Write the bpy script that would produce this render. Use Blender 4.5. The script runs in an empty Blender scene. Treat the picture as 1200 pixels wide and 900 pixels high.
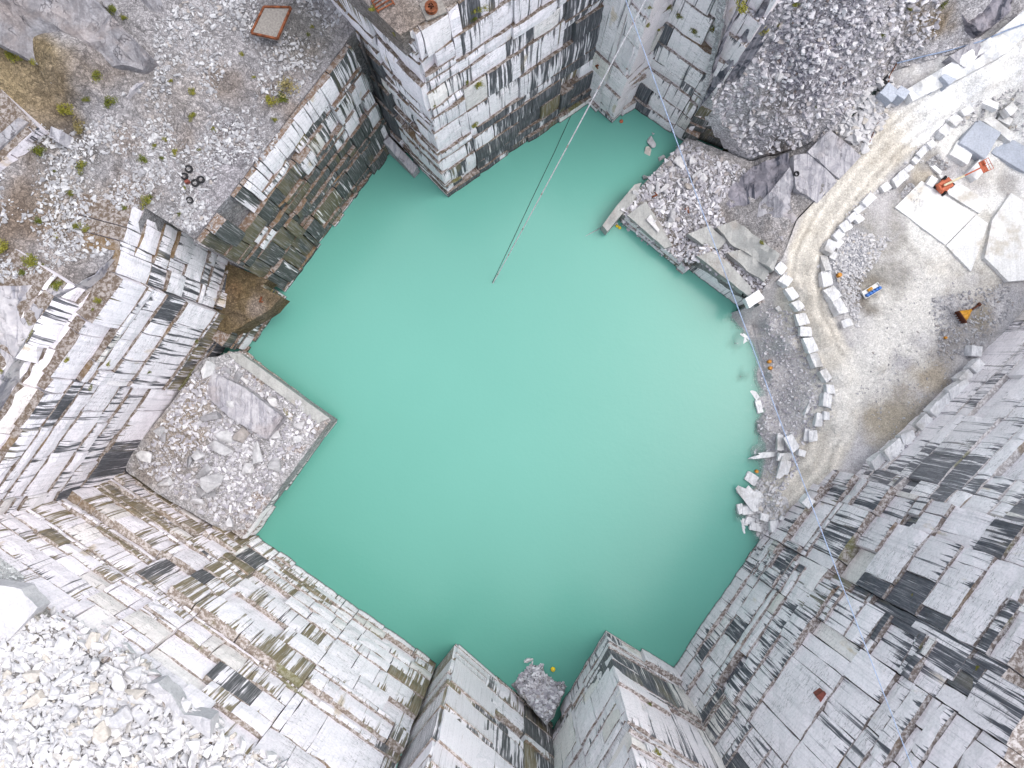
import bpy, bmesh, math, random
import numpy as np
from mathutils import Vector, noise as mnoise
from mathutils.geometry import delaunay_2d_cdt
from mathutils.bvhtree import BVHTree

SC = bpy.context.scene
COL = SC.collection
H = 110.0            # camera height above the water, metres
F = 800.0            # focal length in photo pixels (1200 wide)
TH = math.radians(2.5)
CT, ST = math.cos(TH), math.sin(TH)
R = random.Random(7)

# ------------------------------------------------------------------ camera geometry
def ray(u, v):
    x, y = (u - 600) / F, -(v - 450) / F
    return Vector((x, y * CT + ST, y * ST - CT))
def P(u, v, h=0.0):
    d = ray(u, v)
    t = (h - H) / d.z
    return Vector((d.x * t, d.y * t, h))
def proj(p):
    x, y, z = p[0], p[1], p[2] - H
    yc = y * CT + z * ST
    zc = -y * ST + z * CT
    return (600 + F * x / -zc, 450 - F * yc / -zc)
def wpt(u, v, h0, h1, back):
    """plan position of an image point seen at height h0, moved away from the pit centre, at height h1"""
    p = P(u, v, h0)
    r = math.hypot(p.x, p.y)
    k = (r + back) / r
    return Vector((p.x * k, p.y * k, h1))
def pxm(h):
    return (H - h) / F

# ------------------------------------------------------------------ tagging
def tag(o, label=None, cat=None, group=None, kind=None):
    if label: o['label'] = label
    if cat: o['category'] = cat
    if group: o['group'] = group
    if kind: o['kind'] = kind
    return o
def link(o, parent=None):
    COL.objects.link(o)
    if parent is not None: o.parent = parent
    return o
def empty(name, loc, rz=0, label=None, cat=None, group=None):
    o = bpy.data.objects.new(name, None)
    o.location = loc; o.rotation_euler = (0, 0, rz)
    link(o)
    return tag(o, label, cat, group)

# ------------------------------------------------------------------ node helpers
class NT:
    def __init__(s, name):
        s.m = bpy.data.materials.new(name); s.m.use_nodes = True
        s.t = s.m.node_tree; s.t.nodes.clear()
        s.out = s.n('ShaderNodeOutputMaterial')
        s.b = s.n('ShaderNodeBsdfPrincipled')
        s.l(s.b.outputs[0], s.out.inputs[0])
    def n(s, typ, **kw):
        nd = s.t.nodes.new(typ)
        for k, v in kw.items(): setattr(nd, k, v)
        return nd
    def l(s, a, b): s.t.links.new(a, b)
    def put(s, sock, val):
        if hasattr(val, 'is_output'): s.l(val, sock)
        else: sock.default_value = val
    def math(s, op, a, b=None, c=None, clamp=False):
        nd = s.n('ShaderNodeMath', operation=op); nd.use_clamp = clamp
        s.put(nd.inputs[0], a)
        if b is not None: s.put(nd.inputs[1], b)
        if c is not None: s.put(nd.inputs[2], c)
        return nd.outputs[0]
    def mix(s, f, a, b, mode='MIX'):
        nd = s.n('ShaderNodeMix', data_type='RGBA', blend_type=mode)
        s.put(nd.inputs[0], f)
        s.put(nd.inputs[6], (*a, 1) if isinstance(a, tuple) else a)
        s.put(nd.inputs[7], (*b, 1) if isinstance(b, tuple) else b)
        return nd.outputs[2]
    def rng(s, v, a, b, c=0.0, d=1.0, smooth=True):
        nd = s.n('ShaderNodeMapRange', interpolation_type='SMOOTHSTEP' if smooth else 'LINEAR')
        for i, x in enumerate((v, a, b, c, d)): s.put(nd.inputs[i], x)
        return nd.outputs[0]
    def noise(s, vec, scale=1.0, detail=3.0, rough=.55, dist=0.0):
        nd = s.n('ShaderNodeTexNoise')
        if vec is not None: s.l(vec, nd.inputs['Vector'])
        nd.inputs['Scale'].default_value = scale; nd.inputs['Detail'].default_value = detail
        nd.inputs['Roughness'].default_value = rough; nd.inputs['Distortion'].default_value = dist
        return nd.outputs[0]
    def vor(s, vec, scale, feature='F1', rand=1.0):
        nd = s.n('ShaderNodeTexVoronoi', feature=feature)
        s.l(vec, nd.inputs['Vector'])
        nd.inputs['Scale'].default_value = scale; nd.inputs['Randomness'].default_value = rand
        return nd
    def comb(s, x, y, z):
        nd = s.n('ShaderNodeCombineXYZ')
        for i, q in enumerate((x, y, z)): s.put(nd.inputs[i], q)
        return nd.outputs[0]
    def attr(s, name):
        return s.n('ShaderNodeAttribute', attribute_name=name)
    def pos(s):
        return s.n('ShaderNodeNewGeometry').outputs['Position']
    def bump(s, h, strength=.4, dist=.1):
        nd = s.n('ShaderNodeBump'); nd.inputs['Strength'].default_value = strength
        nd.inputs['Distance'].default_value = dist
        s.l(h, nd.inputs['Height']); s.l(nd.outputs[0], s.b.inputs['Normal'])
    def fin(s, col, rough=.8, spec=.25):
        s.put(s.b.inputs['Base Color'], (*col, 1) if isinstance(col, tuple) else col)
        s.put(s.b.inputs['Roughness'], rough)
        s.b.inputs['Specular IOR Level'].default_value = spec
        return s.m

def plain(name, col, rough=.6, metal=0.0, var=.15, scale=4.0):
    t = NT(name)
    n = t.noise(t.n('ShaderNodeTexCoord').outputs['Object'], scale, 4, .6)
    dark = tuple(c * (1 - var * 2) for c in col)
    c = t.mix(t.rng(n, .35, .65), dark, col)
    t.b.inputs['Metallic'].default_value = metal
    return t.fin(c, rough)

def rock_mat(name, white=(.70, .70, .72), grey=(.45, .46, .49), dk=(.030, .034, .042), olive=(.13, .10, .035),
             ledge=(.11, .082, .062), ledge2=(.30, .27, .255), warm=(.70, .64, .50)):
    t = NT(name)
    suv = t.n('ShaderNodeSeparateXYZ'); t.l(t.attr('suv').outputs['Vector'], suv.inputs[0])
    s_, z_, td = suv.outputs
    bl = t.n('ShaderNodeSeparateColor'); t.l(t.attr('blk').outputs['Color'], bl.inputs[0])
    rnd, dark, oli = bl.outputs
    rv = t.math('MULTIPLY', rnd, 40.0)
    # streaks running down the face
    n1 = t.noise(t.comb(t.math('MULTIPLY', s_, 2.0), t.math('MULTIPLY', z_, .045), t.math('MULTIPLY', rnd, 1.1)), 1, 5, .62)
    n2 = t.noise(t.comb(t.math('MULTIPLY', s_, 4.5), t.math('MULTIPLY', z_, .18), rv), 1, 3, .6)
    n3 = t.noise(t.comb(t.math('MULTIPLY', s_, .16), t.math('MULTIPLY', z_, .10), 3.3), 1, 3, .55)
    # drips that hang from each block's top edge, uneven lengths
    nl = t.noise(t.comb(t.math('MULTIPLY', s_, 2.6), rv, 1.7), 1, 3, .7)
    lown = t.rng(t.noise(t.comb(t.math('MULTIPLY', s_, .38), rv, 5.1), 1, 2, .5), .36, .60, .25, 1.25)
    ln = t.math('MULTIPLY', lown, t.math('MULTIPLY', t.math('SUBTRACT', nl, t.math('SUBTRACT', .585, t.math('MULTIPLY', dark, .24))), t.math('ADD', 5.0, t.math('MULTIPLY', dark, 22.0))))
    hang = t.rng(t.math('SUBTRACT', ln, td), 0.0, .4)
    thr = t.math('SUBTRACT', .69, t.math('MULTIPLY', dark, .36))
    n13 = t.math('ADD', t.math('MULTIPLY', n1, .80), t.math('MULTIPLY', n3, .20))
    broad = t.rng(n13, thr, t.math('ADD', thr, .05))
    mask = t.math('MAXIMUM', hang, broad)
    n4 = t.noise(t.comb(t.math('MULTIPLY', s_, 1.0), t.math('MULTIPLY', z_, .022), 7.7), 1, 4, .6)
    mask = t.math('MAXIMUM', mask, t.math('MULTIPLY', t.rng(n4, t.math('SUBTRACT', .70, t.math('MULTIPLY', dark, .14)), t.math('SUBTRACT', .74, t.math('MULTIPLY', dark, .14))), .85))
    mask = t.math('MULTIPLY', mask, t.rng(n2, .25, .42, .55, 1.0))
    # stone itself
    base = t.mix(t.rng(n2, .50, .86, 0, .8), white, grey)
    base = t.mix(t.rng(n1, .52, .64, 0, .35), base, grey)
    base = t.mix(t.math('MULTIPLY', t.rng(rnd, .86, .99), .35), base, warm)
    base = t.mix(1.0, base, t.rng(t.math('FRACT', t.math('MULTIPLY', rnd, 7.3)), 0, 1, .88, 1.04, False), 'MULTIPLY')
    pn = t.noise(t.pos(), .55, 5, .65)
    base = t.mix(t.rng(pn, .58, .76, 0, .3), base, grey)
    # rusty bleeding in a few places
    rn = t.noise(t.comb(t.math('MULTIPLY', s_, .35), t.math('MULTIPLY', z_, .11), 9.1), 1, 4, .6)
    base = t.mix(t.rng(rn, .645, .74, 0, .55), base, (.50, .36, .18))
    on = t.noise(t.comb(t.math('MULTIPLY', s_, .5), t.math('MULTIPLY', z_, .12), rv), 1, 2, .5)
    dcol = t.mix(t.rng(t.math('ADD', oli, t.math('MULTIPLY', t.math('SUBTRACT', on, .5), .9)), .38, .62), dk, olive)
    dcol = t.mix(t.rng(n2, .45, .75, 0, .35), dcol, grey)
    c = t.mix(t.math('MULTIPLY', mask, .95), base, dcol)
    # hairline cracks along the beds, and the wet band at the water line
    n5 = t.noise(t.comb(t.math('MULTIPLY', s_, .30), t.math('MULTIPLY', z_, 1.3), rv), 1, 4, .6)
    hl = t.rng(t.math('ABSOLUTE', t.math('SUBTRACT', n5, .5)), .004, .011, 1, 0)
    c = t.mix(t.math('MULTIPLY', t.math('MULTIPLY', hl, t.rng(n3, .42, .55)), .6), c, (.10, .085, .08))
    n6 = t.noise(t.comb(t.math('MULTIPLY', s_, 3.2), t.math('MULTIPLY', z_, 3.2), 2.2), 1, 4, .75)
    c = t.mix(1.0, c, t.rng(n6, .28, .60, .84, 1.04), 'MULTIPLY')
    wet = t.rng(t.math('SUBTRACT', z_, t.math('MULTIPLY', n1, .7)), -.25, .2, .85, 0)
    c = t.mix(wet, c, (.045, .05, .045))
    # ledges carry soil, moss and chippings
    nz = t.n('ShaderNodeSeparateXYZ'); t.l(t.n('ShaderNodeNewGeometry').outputs['True Normal'], nz.inputs[0])
    up = t.rng(nz.outputs[2], .55, .75)
    g1 = t.noise(t.pos(), 2.4, 5, .75); g2 = t.noise(t.pos(), .13, 3, .5)
    lc = t.mix(t.rng(g1, .44, .60), ledge, ledge2)
    lc = t.mix(t.rng(g2, .58, .68, 0, .6), lc, (.17, .105, .04))
    lc = t.mix(t.math('MULTIPLY', t.rng(g2, .36, .30), .6), lc, (.12, .13, .03))
    c = t.mix(up, c, lc)
    hb = t.math('ADD', t.math('MULTIPLY', n2, .5), t.noise(t.pos(), 2.2, 5, .7))
    t.bump(hb, .5, .18)
    return t.fin(c, .82, .2)

def ground_mat(name, lo=.55, hi=1.25, big=.55, small=2.3, gap=.5, rough=.92, mixn=.5, warm=(.30, .24, .19), warmf=.35, bmp=.6):
    """broken-stone ground: the vertex colour 'tint' is the soil colour, cells give single stones"""
    t = NT(name)
    p = t.pos()
    tint = t.attr('tint').outputs['Color']
    w = t.n('ShaderNodeVectorMath', operation='ADD')
    wn = t.n('ShaderNodeTexNoise'); t.l(p, wn.inputs['Vector']); wn.inputs['Scale'].default_value = .8
    t.l(p, w.inputs[0]); t.l(wn.outputs['Color'], w.inputs[1])
    v1 = t.vor(w.outputs[0], big); v2 = t.vor(w.outputs[0], small)
    e1 = t.vor(w.outputs[0], big, 'DISTANCE_TO_EDGE'); e2 = t.vor(w.outputs[0], small, 'DISTANCE_TO_EDGE')
    def val(v):
        q = t.n('ShaderNodeSeparateColor'); t.l(v.outputs['Color'], q.inputs[0]); return q.outputs[0]
    k1 = t.rng(val(v1), 0, 1, lo, hi, False); k2 = t.rng(val(v2), 0, 1, lo, hi, False)
    n = t.noise(p, .35, 6, .7)
    sel = t.rng(n, .42, .58)
    k = t.n('ShaderNodeMix'); t.put(k.inputs[0], t.math('MULTIPLY', sel, mixn)); t.l(k2, k.inputs[2]); t.l(k1, k.inputs[3])
    kk = k.outputs[0]
    edge = t.math('MULTIPLY', t.rng(e2.outputs['Distance'], 0, .09, gap, 1), 1.0)
    edge1 = t.rng(e1.outputs['Distance'], 0, .10, 0, 1)
    edge1 = t.math('MAXIMUM', edge1, t.math('SUBTRACT', 1.0, t.math('MULTIPLY', t.math('MULTIPLY', sel, mixn), 1 - gap)))
    kk = t.math('MULTIPLY', t.math('MULTIPLY', kk, edge), edge1)
    fine = t.rng(t.noise(p, 5.5, 4, .75), .3, .7, .56, .98)
    kk = t.math('MULTIPLY', kk, fine)
    wm = t.rng(t.noise(p, .09, 5, .65), .52, .68, 0, warmf)
    col = t.mix(wm, tint, warm)
    col = t.mix(1.0, col, kk, 'MULTIPLY')
    hb = t.math('ADD', t.math('MULTIPLY', e2.outputs['Distance'], .8), t.math('MULTIPLY', n, 1.0))
    t.bump(hb, bmp, .3)
    return t.fin(col, rough, .15)

def slab_mat(name, a, b, streak=0.0, ang=0.0, dirt=(.30, .27, .22), dirtf=.3, sy=.12, sx=1.4, crack=0.0, bmp=.5):
    """sawn or split marble surface, optionally with banding along one direction"""
    t = NT(name)
    p = t.pos()
    mp = t.n('ShaderNodeMapping'); mp.inputs['Rotation'].default_value = (0, 0, ang); mp.inputs['Scale'].default_value = (sx, sy, .6)
    t.l(p, mp.inputs['Vector'])
    n1 = t.noise(mp.outputs[0], 1, 5, .65, .8)
    n2 = t.noise(p, .5, 6, .7)
    c = t.mix(t.rng(n2, .42, .62), a, tuple((x + y) / 2 for x, y in zip(a, b)))
    if streak: c = t.mix(t.math('MULTIPLY', t.rng(n1, .48, .60), streak), c, b)
    c = t.mix(t.rng(t.noise(p, .16, 5, .6), .52, .66, 0, dirtf), c, dirt)
    c = t.mix(1.0, c, t.rng(t.noise(p, 4, 4, .7), .3, .7, .66, .88), 'MULTIPLY')
    if crack:
        wv = t.n('ShaderNodeVectorMath', operation='ADD'); wn = t.n('ShaderNodeTexNoise'); t.l(p, wn.inputs['Vector']); wn.inputs['Scale'].default_value = .5; wn.inputs['Detail'].default_value = 4
        sc_ = t.n('ShaderNodeVectorMath', operation='SCALE'); t.l(wn.outputs['Color'], sc_.inputs[0]); sc_.inputs['Scale'].default_value = 2.5
        t.l(mp.outputs[0], wv.inputs[0]); t.l(sc_.outputs[0], wv.inputs[1])
        e = t.vor(wv.outputs[0], .55, 'DISTANCE_TO_EDGE')
        ck = t.rng(e.outputs['Distance'], .0, .035, 1, 0)
        c = t.mix(t.math('MULTIPLY', t.math('MULTIPLY', ck, t.rng(n2, .40, .58)), crack), c, (.05, .045, .05))
    t.bump(t.math('ADD', n1, n2), bmp, .25)
    return t.fin(c, .75, .25)

def stone_mat(name, a, b, c3):
    t = NT(name)
    sep = t.n('ShaderNodeSeparateColor'); t.l(t.attr('tint').outputs['Color'], sep.inputs[0])
    oi = t.n('ShaderNodeObjectInfo')
    r = t.math('FRACT', t.math('ADD', sep.outputs[0], t.math('MULTIPLY', oi.outputs['Random'], 1.0)))
    c = t.mix(t.rng(r, 0, .75, 0, 1, False), a, b)
    c = t.mix(t.math('MULTIPLY', t.rng(r, .90, .97), .6), c, c3)
    n = t.noise(t.pos(), 1.6, 5, .7)
    c = t.mix(1.0, c, t.rng(n, .3, .7, .62, .90), 'MULTIPLY')
    t.bump(n, .5, .15)
    return t.fin(c, .85, .2)

M = {}
M['rock'] = rock_mat('marble_face', white=(.83, .78, .82), grey=(.52, .50, .54))
M['rock_dark'] = rock_mat('wet_dark_marble_face', white=(.82, .77, .80), grey=(.48, .46, .49), dk=(.026, .034, .030), olive=(.085, .072, .028), ledge=(.15, .10, .07))
M['rock_warm'] = rock_mat('cream_marble_face', white=(.86, .80, .83), grey=(.63, .60, .615), olive=(.17, .13, .06), dk=(.05, .052, .055), ledge=(.20, .16, .13), ledge2=(.50, .46, .44))
M['rock_grey'] = rock_mat('grey_marble_face', white=(.84, .775, .795), grey=(.55, .52, .54), dk=(.045, .05, .065), olive=(.16, .14, .09), ledge=(.16, .13, .115), ledge2=(.46, .43, .42))
M['rock_band'] = rock_mat('banded_grey_marble_face', white=(.87, .83, .84), grey=(.64, .62, .635), dk=(.13, .13, .145), olive=(.22, .20, .16), ledge=(.36, .33, .32), ledge2=(.66, .63, .62))
M['ground'] = ground_mat('broken_stone_ground', small=3.4, big=1.0)
M['grey_slab'] = slab_mat('grey_white_marble_rim', (.62, .60, .61), (.46, .45, .47), .4, .7, dirtf=.1)
M['swirl'] = slab_mat('folded_white_rock', (.50, .475, .485), (.16, .16, .195), .75, -.75, dirt=(.33, .27, .23), dirtf=.35, sy=.16, sx=.9, crack=.7, bmp=.9)
M['shelf'] = slab_mat('worn_grey_shelf', (.33, .31, .33), (.24, .225, .245), .4, .7, dirt=(.30, .24, .22), dirtf=.35)
M['dirt'] = ground_mat('packed_quarry_dirt', lo=.88, hi=1.10, big=.6, small=3.2, gap=.86, mixn=.15, warm=(.36, .28, .17), warmf=.22, bmp=.15)
M['white_slab'] = slab_mat('sawn_white_marble', (.96, .96, .96), (.72, .73, .74), .4, .6, dirtf=.4)
M['floor_marble'] = slab_mat('dusty_white_marble_floor', (.93, .93, .925), (.72, .72, .71), .5, .6, dirt=(.58, .53, .45), dirtf=.9, bmp=.3)
M['block'] = slab_mat('quarried_block_stone', (.92, .915, .92), (.56, .565, .585), .55, .9, dirtf=.45, sx=2.2, sy=.5, bmp=.9)
M['blue_slab'] = slab_mat('blue_grey_sawn_marble', (.52, .56, .64), (.44, .48, .56), .3, .6, dirtf=.08)
M['pale_slab'] = slab_mat('split_pale_marble', (.52, .505, .53), (.27, .265, .30), .7, 2.35, crack=.6, bmp=.8, dirt=(.30, .24, .22), dirtf=.35)
M['slate'] = slab_mat('dark_banded_rock', (.36, .34, .38), (.075, .08, .105), 1.0, 1.15, crack=.5, bmp=.9, dirt=(.30, .25, .24), dirtf=.3, sy=.10, sx=.75)
M['outcrop'] = slab_mat('weathered_grey_outcrop', (.205, .195, .207), (.40, .39, .41), .5, .75, crack=.9, bmp=1.0, dirt=(.28, .22, .19), dirtf=.4, sy=.12, sx=.8)
M['bench_stone'] = slab_mat('bench_marble', (.46, .46, .44), (.33, .33, .32), .4, 2.5, dirt=(.26, .20, .16), dirtf=.4)
M['stone'] = stone_mat('white_broken_stone', (.73, .715, .715), (.56, .55, .565), (.58, .51, .41))
M['stone_grey'] = stone_mat('grey_broken_stone', (.60, .595, .605), (.34, .335, .35), (.42, .36, .31))
M['stone_slope'] = stone_mat('pale_broken_stone', (.80, .785, .81), (.40, .385, .42), (.42, .37, .33))
M['stone_dark'] = stone_mat('dark_broken_stone', (.40, .385, .43), (.15, .145, .18), (.22, .16, .12))

# ------------------------------------------------------------------ mesh helpers
def mesh_from(name, verts, faces, mat, attrs=None, smooth=False):
    me = bpy.data.meshes.new(name)
    me.from_pydata([tuple(v) for v in verts], [], [tuple(f) for f in faces])
    me.update()
    if attrs:
        for an, (typ, data) in attrs.items():
            a = me.attributes.new(an, typ, 'POINT')
            a.data.foreach_set('vector' if typ == 'FLOAT_VECTOR' else 'color', np.asarray(data, dtype=np.float32).ravel())
    if mat: me.materials.append(mat)
    if smooth: me.polygons.foreach_set('use_smooth', [True] * len(me.polygons))
    return me
def obj(name, me, parent=None, loc=(0, 0, 0), rot=(0, 0, 0), scale=(1, 1, 1)):
    o = bpy.data.objects.new(name, me)
    o.location = loc; o.rotation_euler = rot; o.scale = scale
    return link(o, parent)
BVH = []
def reg(verts, faces):
    BVH.append(BVHTree.FromPolygons([Vector(v) for v in verts], [list(f) for f in faces]))
EYE = Vector((0, 0, H))
def hit(u, v):
    d = ray(u, v).normalized(); best = None
    for b in BVH:
        loc, nor, i, dist = b.ray_cast(EYE, d)
        if loc is not None and (best is None or dist < best[1]): best = (loc, dist, nor)
    return (best[0], best[2]) if best else (P(u, v, 0), Vector((0, 0, 1)))
def ground_z(x, y):
    best = None
    for b in BVH:
        loc, nor, i, dist = b.ray_cast(Vector((x, y, 200)), Vector((0, 0, -1)))
        if loc is not None and (best is None or loc.z > best): best = loc.z
    return best if best is not None else 0.0

# ------------------------------------------------------------------ quarry walls: courses of separate blocks
def pair(x): return x if isinstance(x, tuple) else (x, x)
def wall(label, A, B, h0, h1, ch=3.6, bw=5.0, batter=.09, jit=.22, dark=.25, olive=.2, mat='rock', seed=1,
         wide=None, depth=5.0, extend=(0, 0), cat='rock wall', rag=.5, fine=1.0, lstep=.26, joint=(8, 19), cut=(0, 0)):
    rr = random.Random(seed)
    a, b = P(*A), P(*B)
    a.z = b.z = 0
    d = (b - a); L = d.length; d.normalize()
    a = a - d * extend[0]; L += extend[0] + extend[1]
    n = Vector((-d.y, d.x, 0))
    mid = a + d * L * .5
    if n.dot(-mid) < 0: n = -n
    h0, h1 = pair(h0), pair(h1)
    hb = lambda s: h0[0] + (h0[1] - h0[0]) * s / L
    ht = lambda s: h1[0] + (h1[1] - h1[0]) * s / L
    z = min(h0) ; back0 = 0.0
    V, Fc, SUV, BLK = [], [], [], []
    k = 0
    top = max(h1); zmin = min(h0)
    wide = wide or {}
    joints = []; panels = []
    q_ = rr.uniform(2, joint[1])
    while q_ < L:
        joints.append(q_); q_ += rr.uniform(*joint)
    joints.append(L + 50)
    panels = [(rr.gauss(0, jit * .9), rr.gauss(0, .09)) for _ in joints]
    zs = [z]
    while zs[-1] < top - .2:
        c_ = ch * rr.choice((.5, .7, .85, 1, 1, 1.15, 1.35, 1.6))
        q_ = min(zs[-1] + c_, top)
        zs.append(top if top - q_ < ch * .4 else q_)
    ed = [0] + [min(q, L) for q in joints]
    jobs = []
    for pi in range(len(joints)):
        if ed[pi + 1] - ed[pi] < .3: continue
        zz_ = [zs[0]]
        for k, q in enumerate(zs[1:-1]):
            r_ = rr.random()
            if r_ < .13 and k + 1 not in wide: continue
            zz_.append(q + rr.gauss(0, .28))
            if r_ > .86: zz_.append(q + ch * rr.uniform(.3, .5))
        zz_.append(zs[-1])
        zz_ = sorted(zz_)
        zz_ = [q for k, q in enumerate(zz_) if k in (0, len(zz_) - 1) or (q - zz_[k - 1] > .5 and zz_[-1] - q > .6)]
        for k in range(len(zz_) - 1): jobs.append((pi, zz_[k], zz_[k + 1]))
    for (pi, z, z1) in jobs:
        lst = lstep * rr.choice((.5, .8, 1, 1.2, 1.6))
        c = z1 - z
        back0 = sum(wv for kk, wv in wide.items() if kk < len(zs) and zs[kk] <= z + .6)
        cback = back0 + rr.uniform(-.06, .10)
        ji = pi
        s = ed[pi]; first = True
        while s < ed[pi + 1] - .1:
            w = bw * rr.choice((.4, .7, .9, 1, 1.2, 1.5, 2.1))
            if first: w *= rr.uniform(.4, 1); first = False
            e = s + w
            if e > joints[ji] - .6: e = joints[ji]
            s0, s1 = max(s, 0, cut[0] * (z - zmin)), min(e, ed[pi + 1])
            s = s1 + 1e-4
            s1 = min(s1, L - cut[1] * (z - zmin))
            if s1 - s0 < .15: continue
            sm = (s0 + s1) / 2
            lo, hi = max(z, hb(sm)), min(z1, ht(sm))
            if ht(sm) - hi < .8: hi = max(hi, ht(sm)) if z1 >= ht(sm) - .8 and z < ht(sm) else hi
            if hi - lo < .25: continue
            off = cback + batter * (z - zmin) + rr.gauss(0, jit) * (.35 if rr.random() < .6 else 1) + panels[ji][0]
            if rr.random() < .03: off += .7
            t, q = sm / L, (z - zmin) / max(.1, top - zmin)
            dv = dark(t, q) if callable(dark) else dark
            ov = olive(t, q) if callable(olive) else olive
            dv = min(1, max(0, dv + rr.gauss(0, .15) + panels[ji][1]))
            if rr.random() < .05: dv = min(1, dv + .25)
            if rr.random() < .14: dv *= .3
            ov = min(1, max(0, ov + rr.gauss(0, .2)))
            rnd = rr.random()
            nx = max(1, min(10, int((s1 - s0) / 1.1 * fine))); ny = max(2, int((hi - lo) / 1.4 * fine))
            base = len(V)
            g = .03 + .07 * rr.random() ** 2
            for j in range(ny + 1):
                for i in range(nx + 1):
                    ss = s0 + g + (s1 - s0 - 2 * g) * i / nx
                    zz = lo + (hi - lo) * j / ny
                    o = off + rr.gauss(0, .03) + (batter * c - lst) / c * (zz - z)
                    if j == ny:
                        zz -= abs(rr.gauss(0, .12)) * rag; o += abs(rr.gauss(0, .12)) * rag
                    if i in (0, nx): ss += rr.gauss(0, .04); o += abs(rr.gauss(0, .07))
                    if j == 0: o += abs(rr.gauss(0, .10)) * rag
                    o -= .10 * math.sin(j / ny * math.pi) * rr.random()
                    p = a + d * ss - n * o
                    V.append((p.x, p.y, zz)); SUV.append((ss + seed * 13.7, zz, hi - zz)); BLK.append((rnd, dv, ov, 1))
            bt = len(V)
            for i in range(nx + 1):
                ss = s0 + g + (s1 - s0 - 2 * g) * i / nx
                p = a + d * ss - n * (off + depth)
                V.append((p.x, p.y, hi - .02)); SUV.append((ss, hi, 0)); BLK.append((rnd, dv, ov, 1))
            bb = len(V)
            for i in range(nx + 1):
                ss = s0 + g + (s1 - s0 - 2 * g) * i / nx
                p = a + d * ss - n * (off + depth)
                V.append((p.x, p.y, lo)); SUV.append((ss, lo, hi - lo)); BLK.append((rnd, dv, ov, 1))
            W = nx + 1
            fl = []
            for j in range(ny):
                for i in range(nx):
                    fl.append((base + j * W + i, base + j * W + i + 1, base + (j + 1) * W + i + 1, base + (j + 1) * W + i))
            for i in range(nx):
                fl.append((base + ny * W + i, base + ny * W + i + 1, bt + i + 1, bt + i))
                fl.append((base + i + 1, base + i, bb + i, bb + i + 1))
            fl.append(tuple([base + j * W for j in range(ny, -1, -1)] + [bb, bt])[::-1])
            fl.append(tuple([base + j * W + nx for j in range(ny + 1)] + [bt + nx, bb + nx])[::-1])
            # orient: front faces must look along n
            if d.cross(Vector((0, 0, 1))).dot(n) < 0: fl = [f[::-1] for f in fl]
            Fc += fl
    me = mesh_from('quarry_wall', V, Fc, M[mat], {'suv': ('FLOAT_VECTOR', SUV), 'blk': ('FLOAT_COLOR', BLK)})
    o = obj('quarry_wall', me)
    tag(o, label, cat, 'stepped marble walls of the quarry pit', 'thing')
    reg(V, Fc)
    return o

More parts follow.
